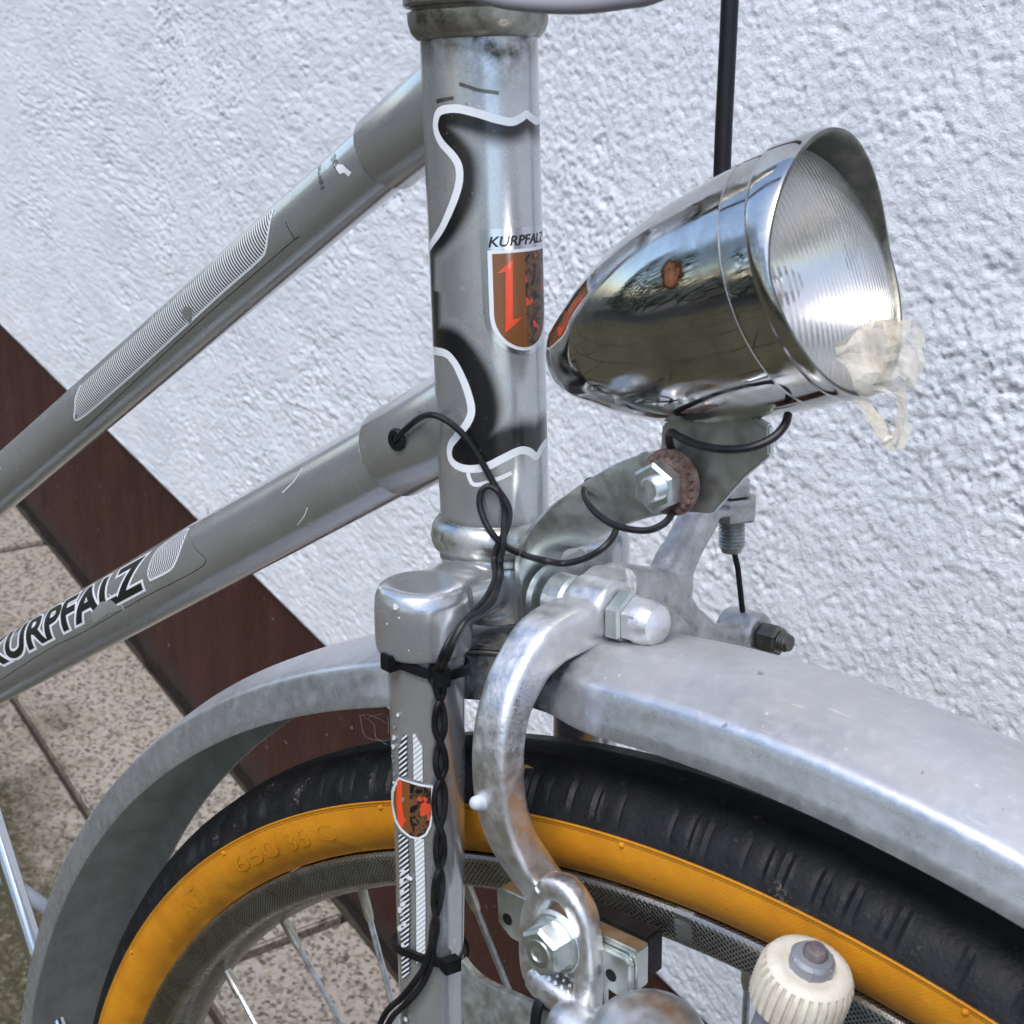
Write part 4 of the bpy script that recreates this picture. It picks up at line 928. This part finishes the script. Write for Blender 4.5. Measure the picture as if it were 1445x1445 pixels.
# crumpled clear tape over the lower edge of the lens
def crumple(name, grid, seed, amp, parent):
    """grid: rows of points"""
    r = random.Random(seed); R0 = [[Vector(p) for p in row] for row in grid]; nu = 3
    rows = [catmull(row, nu) for row in R0]; colsn = len(rows[0]); full = []
    for c in range(colsn): full.append(catmull([row[c] for row in rows], nu))
    nv = len(full[0]); mb = MB(); vs = []
    for c in range(colsn):
        for k in range(nv):
            vs.append(full[c][k] + Vector((r.uniform(-1, 1), r.uniform(-1, 1), r.uniform(-1, 1))) * amp)
    mb.add(vs, [(c * nv + k, c * nv + k + 1, (c + 1) * nv + k + 1, (c + 1) * nv + k) for c in range(colsn - 1) for k in range(nv - 1)])
    me = mb.mesh(name, M['tape'], 0); return obj(name, me, parent)
def lampt(px, py, off=0.0):                            # a point in the lens plane, pushed off forwards
    r = ray(px, py); o = LT + LD * (LH + 1.5 + off); return CL + r * ((o - CL).dot(LD) / r.dot(LD))
crumple('tape', [[lampt(1179, 485, 1.5), lampt(1229, 455, 3), lampt(1282, 452, 4), lampt(1304, 468, 3)], [lampt(1184, 505, 1.5), lampt(1234, 490, 4.5), lampt(1276, 485, 5.5), lampt(1302, 500, 6)], [lampt(1199, 535, 2), lampt(1239, 525, 4.5), lampt(1276, 520, 6), lampt(1297, 532, 6)], [lampt(1219, 560, 2), lampt(1249, 555, 3), lampt(1276, 552, 4), lampt(1286, 545, 5)]], 1, .7, lamp)
crumple('tape', [[lampt(1202, 562, 0), lampt(1224, 560, 1)], [lampt(1224, 592, 1), lampt(1240, 584, 2)], [lampt(1242, 622, 2), lampt(1254, 606, 4)], [lampt(1260, 636, 3), lampt(1264, 606, 5)], [lampt(1280, 622, 4), lampt(1266, 590, 5)], [lampt(1282, 580, 4), lampt(1266, 566, 5)], [lampt(1276, 548, 4), lampt(1260, 552, 5)]], 2, .35, lamp)
# bracket plate under the shell and twisted strip from the crown
mb = MB(); pl = [(942, 596), (958, 590), (1060, 580), (1092, 598), (1094, 640), (1060, 668), (1012, 722), (952, 718), (935, 690)]
prism(mb, [at(*q, w=-1.2) for q in pl], WA * 2.4, .5); mb.build('bracket_plate', M['zinc'], lamp, 30)
mb = MB()
st_c = [(15.6, 0, -31), (15.6, 0, -22), (15.8, 0.5, -13), (18.5, 1.5, -6.5), (25, 2.6, -.5), (33, 3.2, 5), (41, 3.4, 10.2), (50, 3.2, 15.0), (58, 3.0, 18.2), (62, 3, 19.5)]
st_w = [(0, 1, 0), (0, 1, 0), (0, 1, .02), (-.25, .95, .1), (-.45, .75, .55), (-.5, .35, .8), (-.45, .1, .88), (-.42, 0, .9), (-.38, 0, .92), (-.36, 0, .93)]
hwid = [7.5, 8, 8, 7.6, 7, 7, 7.2, 7.6, 7.8, 6.0]
cpath = catmull(st_c, 6); wpath = [p.normalized() for p in catmull(st_w, 6)]; hw_ = interp(hwid, len(cpath)); vs = []; nn = len(cpath)
for i, p in enumerate(cpath):
    t = (cpath[min(i + 1, nn - 1)] - cpath[max(i - 1, 0)]).normalized(); wd = (wpath[i] - t * wpath[i].dot(t)).normalized(); nr = t.cross(wd)
    for a, b in ((-1, -.9), (-.93, -1.1), (0, -1.1), (.93, -1.1), (1, -.9), (1, .9), (.93, 1.1), (0, 1.1), (-.93, 1.1), (-1, .9)): vs.append(p + wd * (a * hw_[i]) + nr * (b))
mb.add(vs, [(i * 10 + k, i * 10 + (k + 1) % 10, (i + 1) * 10 + (k + 1) % 10, (i + 1) * 10 + k) for i in range(nn - 1) for k in range(10)] + [tuple(range(10)), tuple((nn - 1) * 10 + k for k in range(10))])
mb.build('bracket_strip', M['zinc'], lamp, 50)
wc = at(946, 680, w=5); mb = MB()
lathe(mb, [(3, -.8), (8.0, -.8), (8.3, -.2), (8.0, .9), (3, 1.0)], wc, WA, 48)
for k in range(22):
    a = 6.283 * k / 22; lathe(mb, [(.95, -.2), (.6, .75), (0, .85)], wc + Vector((7.0 * math.cos(a), .75, 7.0 * math.sin(a))), WA, 6)
mb.build('serrated_washer', M['rust'], lamp, 40)
hexnut('bracket_nut', at(936, 684, w=5.8), WA, 6.3, 4.6, M['zinc_bright'], lamp); thread('bracket_bolt', at(934, 685, w=9), WA, 3.1, 5.5, M['zinc_bright'], lamp)
hexnut('bracket_bolt_head', at(905, 672, w=-4.5), (0, -1, 0), 6.0, 3, M['rust'], lamp)

# --- grey cable arching across the top of the picture, from the handlebar
mb = MB(); pts = catmull([at(*q, w=25) for q in [(560, -120), (630, -30), (690, -4), (750, 6), (820, 8), (880, 1), (930, -10), (1010, -60)]], 6); sweep(mb, pts, 1.75, 12); mb.build('gear_cable', M['greycable'], bike)

# --- lamp wires and cable ties
oh = lambda px, py, l=1.2: hit(px, py, (0, 0, 0), UA, RH + l)
def wire(name, pts, r=.88, sub=7, **kw):
    mb = MB(); sweep(mb, catmull(pts, sub), r, 10); return mb.build(name, M['wire'], bike, **kw)
ocs = lambda px, py, l=1.2: hit(px, py, (0, 0, 0), UA, 17.7 + l)
D = lambda px, py, d: at(px, py, d=d)
gq = gp + gn * .5
s1 = [gp - gn * 3, gq, at(572, 606, d=(gp - CL).dot(FL) - 6), at(590, 591, d=(gp - CL).dot(FL) - 11)] + [oh(606, 585, 5), oh(625, 590, 4), oh(648, 607, 2.5), oh(668, 632, 1.6), oh(686, 662, 1.4), oh(699, 686, 1.6), oh(713, 706, 2.8), oh(719, 724, 3.6), oh(714, 748, 4.2), ocs(703, 768, 1.6), ocs(697, 790, 1.4)]
br = lambda px, py, d: at(px, py, d=d)
tail1 = [at(699, 815, w=20), at(685, 845, w=27), at(664, 868, w=36), at(640, 895, w=43.5), at(624, 925, w=46.3)]
bl_pts = [(617, 950), (616, 975), (625, 1000), (627, 1030), (617, 1058), (616, 1085), (627, 1115), (626, 1150), (617, 1180), (616, 1210), (624, 1240), (621, 1275), (611, 1305), (608, 1335)]
bl_pts2 = [(621, 950), (626, 975), (616, 1000), (614, 1030), (626, 1058), (628, 1085), (615, 1115), (614, 1150), (625, 1180), (626, 1210), (615, 1240), (612, 1275), (617, 1305), (612, 1335)]
end1 = [on_blade(600, 1362, 1.2), on_blade(585, 1385, 1.2), at(566, 1408, w=44), at(545, 1428, w=44), at(532, 1460, w=43), at(530, 1500, w=42)]
end2 = [on_blade(608, 1362, 1.0), on_blade(594, 1392, 1.0), at(574, 1416, w=44.5), at(553, 1436, w=44.5), at(541, 1465, w=43), at(538, 1505, w=42)]
wire('lamp_wire', s1 + tail1 + [on_blade(x, y, 1.0 + (.7 if i % 2 else 0)) for i, (x, y) in enumerate(bl_pts)] + end1)
s2 = [at(950, 722, w=6), at(938, 738, w=9), at(915, 748, w=11), at(885, 746, w=12), at(858, 736, w=10), at(836, 718, w=8), at(825, 697, w=6), at(829, 680, w=3), at(842, 678, w=-1), at(848, 690, w=-4)]
wire('lamp_wire', s2)
s3 = [at(870, 742, w=4), at(866, 756, w=9), at(850, 774, w=13), at(825, 788, w=15), at(795, 795, w=17), at(765, 790, w=20), ocs(740, 783, 2.2), ocs(715, 772, 2.0), ocs(697, 756, 2.4), oh(684, 735, 4.0), oh(677, 712, 2.4), oh(679, 694, 1.6), oh(690, 686, 1.4), oh(704, 694, 2.8), oh(712, 715, 2.2), oh(711, 745, 4.0), ocs(710, 770, 2.8), ocs(706, 795, 3.0)]
tail2 = [at(706, 815, w=21), at(696, 845, w=28), at(680, 862, w=35), at(655, 880, w=42.5), at(632, 925, w=46.3)]
wire('lamp_wire', s3 + tail2 + [on_blade(x, y, 1.0 + (0 if i % 2 else .7)) for i, (x, y) in enumerate(bl_pts2)] + end2)
wire('lamp_wire', [at(950, 640, w=2), at(944, 622, w=6), at(947, 610, w=9), at(962, 618, w=12), at(990, 629, w=15), at(1025, 634, w=16), at(1060, 631, w=15), at(1090, 618, w=12), at(1107, 600, w=9), at(1112, 585, w=6)], 1.0)
def tie(pts, lift, head_px, head_a, extra=None):
    o = Vector((4.6, 33, -40)); a = (Vector((0.2, 33, -138)) - o).normalized(); mb = MB()
    front = [on_blade(x, y, .5) for x, y in pts]; x, y, z = basis(a, (1, 0, 0))
    def cyl(p): q = p - o; return math.atan2(q.dot(y), q.dot(x)), q.dot(z)
    an = [cyl(p) for p in front]; r = 10.75 if pts[0][1] < 1100 else 10.3
    # carry the band on round the back of the blade
    t0, h0 = an[0]; t1, h1 = an[-1]
    if t1 > t0: step = (2 * math.pi - (t1 - t0))
    else: step = -(2 * math.pi - (t0 - t1))
    ring = an + [(t1 + step * k / 7, h1 + (h0 - h1) * k / 7) for k in range(1, 7)]
    P = [o + x * (r * math.cos(t)) + y * (r * math.sin(t)) + z * h for t, h in ring]
    P = catmull(P, 4, closed=True); sweep(mb, P, [(1.35, .6)] * len(P), 8, closed=True, ref=a, power=4)
    for hpx, dim in head_px:
        c = on_blade(*hpx, 1.6); q = c - o; nr = (q - z * q.dot(z)).normalized(); tg = z.cross(nr); box(mb, c, tg, z, nr, dim, .4)
    return mb.build('cable_tie', M['plastic'], bike, 40)
tie([(551, 932), (575, 941), (600, 950), (622, 955), (645, 950), (660, 944)], .5, [((551, 933), (2.1, 2.3, 1.9)), ((620, 953), (2.4, 2.6, 2.6))], None)
tie([(556, 1335), (580, 1346), (605, 1355), (630, 1360), (657, 1357)], .5, [((636, 1361), (2.6, 1.9, 2.0))], None)

# --- dynamo
DA = (polar(330, 7.5, 0) - HUB).normalized(); DA = (DA + Vector((.20, .04, 0))).normalized(); dc = at(1134, 1386, w=31)
mb = MB()
def rib(j, t, r, h):
    return (r - (.75 if math.cos(t * 30) < -.1 else 0), h) if j in (2, 3, 4) else (r, h)
lathe(mb, [(4, -6.6), (9.8, -6.6), (10.8, -5.6), (10.9, -1), (10.6, 2.6), (9.6, 4.6), (8.2, 5.5), (6.6, 5.6), (5.8, 5.2), (3, 5.2)], dc, DA, 240, mod=rib)
roller = mb.mesh('roller', M['cream'], 40)
mb = MB(); lathe(mb, [(17, -60), (17.5, -56), (17.5, -46), (15, -41), (9.0, -38), (7.4, -34), (7.4, -6.5)], dc, DA, 40); lathe(mb, [(17, -120), (17.5, -116), (17.5, -60)], dc, DA, 40)
dyn = mb.build('dynamo', M['dyngrey'], bike); obj('friction_roller', roller, dyn, label='ribbed cream plastic friction roller')
mb = MB(); lathe(mb, [(5.2, 0), (5.3, 1.2), (5.0, 2.6), (4.0, 3.2), (2.5, 3.4)], dc + DA * 5.2, DA, 6); lathe(mb, [(4.9, 0), (4.9, 2.4), (4.2, 3.3), (0, 3.45)], dc + DA * 5.2, DA, 24); mb.build('roller_nut', M['dyngrey'], dyn, 30); mb = MB(); lathe(mb, [(2.7, 0), (2.7, 1.4), (2.1, 2.3), (0, 2.6)], dc + DA * 8.4, DA, 20); mb.build('axle_end', M['greyrust'], dyn)
# its bracket: plate clamped to the blade and a rounded knuckle
mb = MB(); tp_ = [at(*q, w=35) for q in [(655, 1352), (668, 1368), (690, 1385), (740, 1408), (775, 1424), (805, 1430), (850, 1420)]]
cp = catmull(tp_, 5); vs = []
for p in cp:
    for dw, du in ((-1, 0), (1, 0), (1.2, -.6), (1.2, -24), (-1.2, -24), (-1.2, -.6)): vs.append(p + Vector((0, dw, du)))
n = len(cp); mb.add(vs, [(i * 6 + k, i * 6 + (k + 1) % 6, (i + 1) * 6 + (k + 1) % 6, (i + 1) * 6 + k) for i in range(n - 1) for k in range(6)] + [tuple(range(6)), tuple((n - 1) * 6 + k for k in range(6))])
mb.build('bracket_plate', M['zinc_bright'], dyn, 40)
mb = MB(); kc = at(915, 1486, w=36); lathe(mb, [(0, 17), (5, 16.8), (10, 15.4), (13.5, 12.5), (15.2, 8.5), (15.6, 4), (15.6, -20)], kc - Vector((0, 0, 4)), (.15, .25, 1), 40)
lathe(mb, [(6, -24), (6.5, -4), (6.5, 14), (5, 18)], kc + Vector((-9, 3, -2)), (-1, 0, .1), 24)
cast(mb, 'bracket_knuckle', M['satin'], dyn, .0009, 8)
mb = MB(); c = at(766, 1438, w=36.5); sweep(mb, [c + Vector((2.6 * math.cos(t), 0, 0)) * 0 + Vector((.0, 3.0 * math.cos(t), 8 * math.sin(t) - 2)) for t in np.linspace(0, 6.283, 25)[:-1]], [(1.6, .7)] * 24, 8, closed=True, ref=FV, power=4); mb.build('cable_tie', M['plastic'], bike, 40)

# --- stand leg behind the wheel
mb = MB(); a, b = at(0, 1188, w=0), at(47, 1335, w=0); d = (b - a).normalized(); sweep(mb, [a - d * 160, a, b, b + d * 130], 4.5, 20); mb.build('stand_leg', M['chrome_plain'], bike)
mb = MB(); a, b = at(-40, 1205, w=-25), at(66, 1282, w=-25); d = (b - a).normalized(); sweep(mb, [a - d * 60, a, b, b + d * 60], 3.6, 16); mb.build('dark_rod', M['dyngrey'], bike)  # thin dark rod crossing behind the stand leg

# --- debris: dry leaf scrap on the tyre, spider threads under the mudguard
mb = MB(); c = at(735, 1066, w=14); r = random.Random(11)
for k in range(16):
    p = c + Vector((r.uniform(-3, 3), r.uniform(-2, 2), r.uniform(-4, 3))); e = Vector((r.uniform(-1, 1), r.uniform(-1, 1), r.uniform(-1, 1))).normalized() * r.uniform(.8, 2.4); f = Vector((r.uniform(-1, 1), r.uniform(-1, 1), r.uniform(-1, 1))).normalized() * .5
    mb.add([p - e, p + f, p + e, p - f], [(0, 1, 2, 3)])
leaf = mb.build('leaf_scrap', M['leaf'], bike, 0)
for pts in ([(508, 1008), (516, 1040), (548, 1045)], [(512, 1010), (528, 1022), (530, 1040), (546, 1050)], [(520, 1012), (545, 1008), (548, 1035)], [(505, 1012), (520, 1008), (546, 1020)]):
    mb = MB(); sweep(mb, catmull([at(*q, w=8) for q in pts], 3), .06, 5); mb.build('spider_thread', M['silk'], bike)
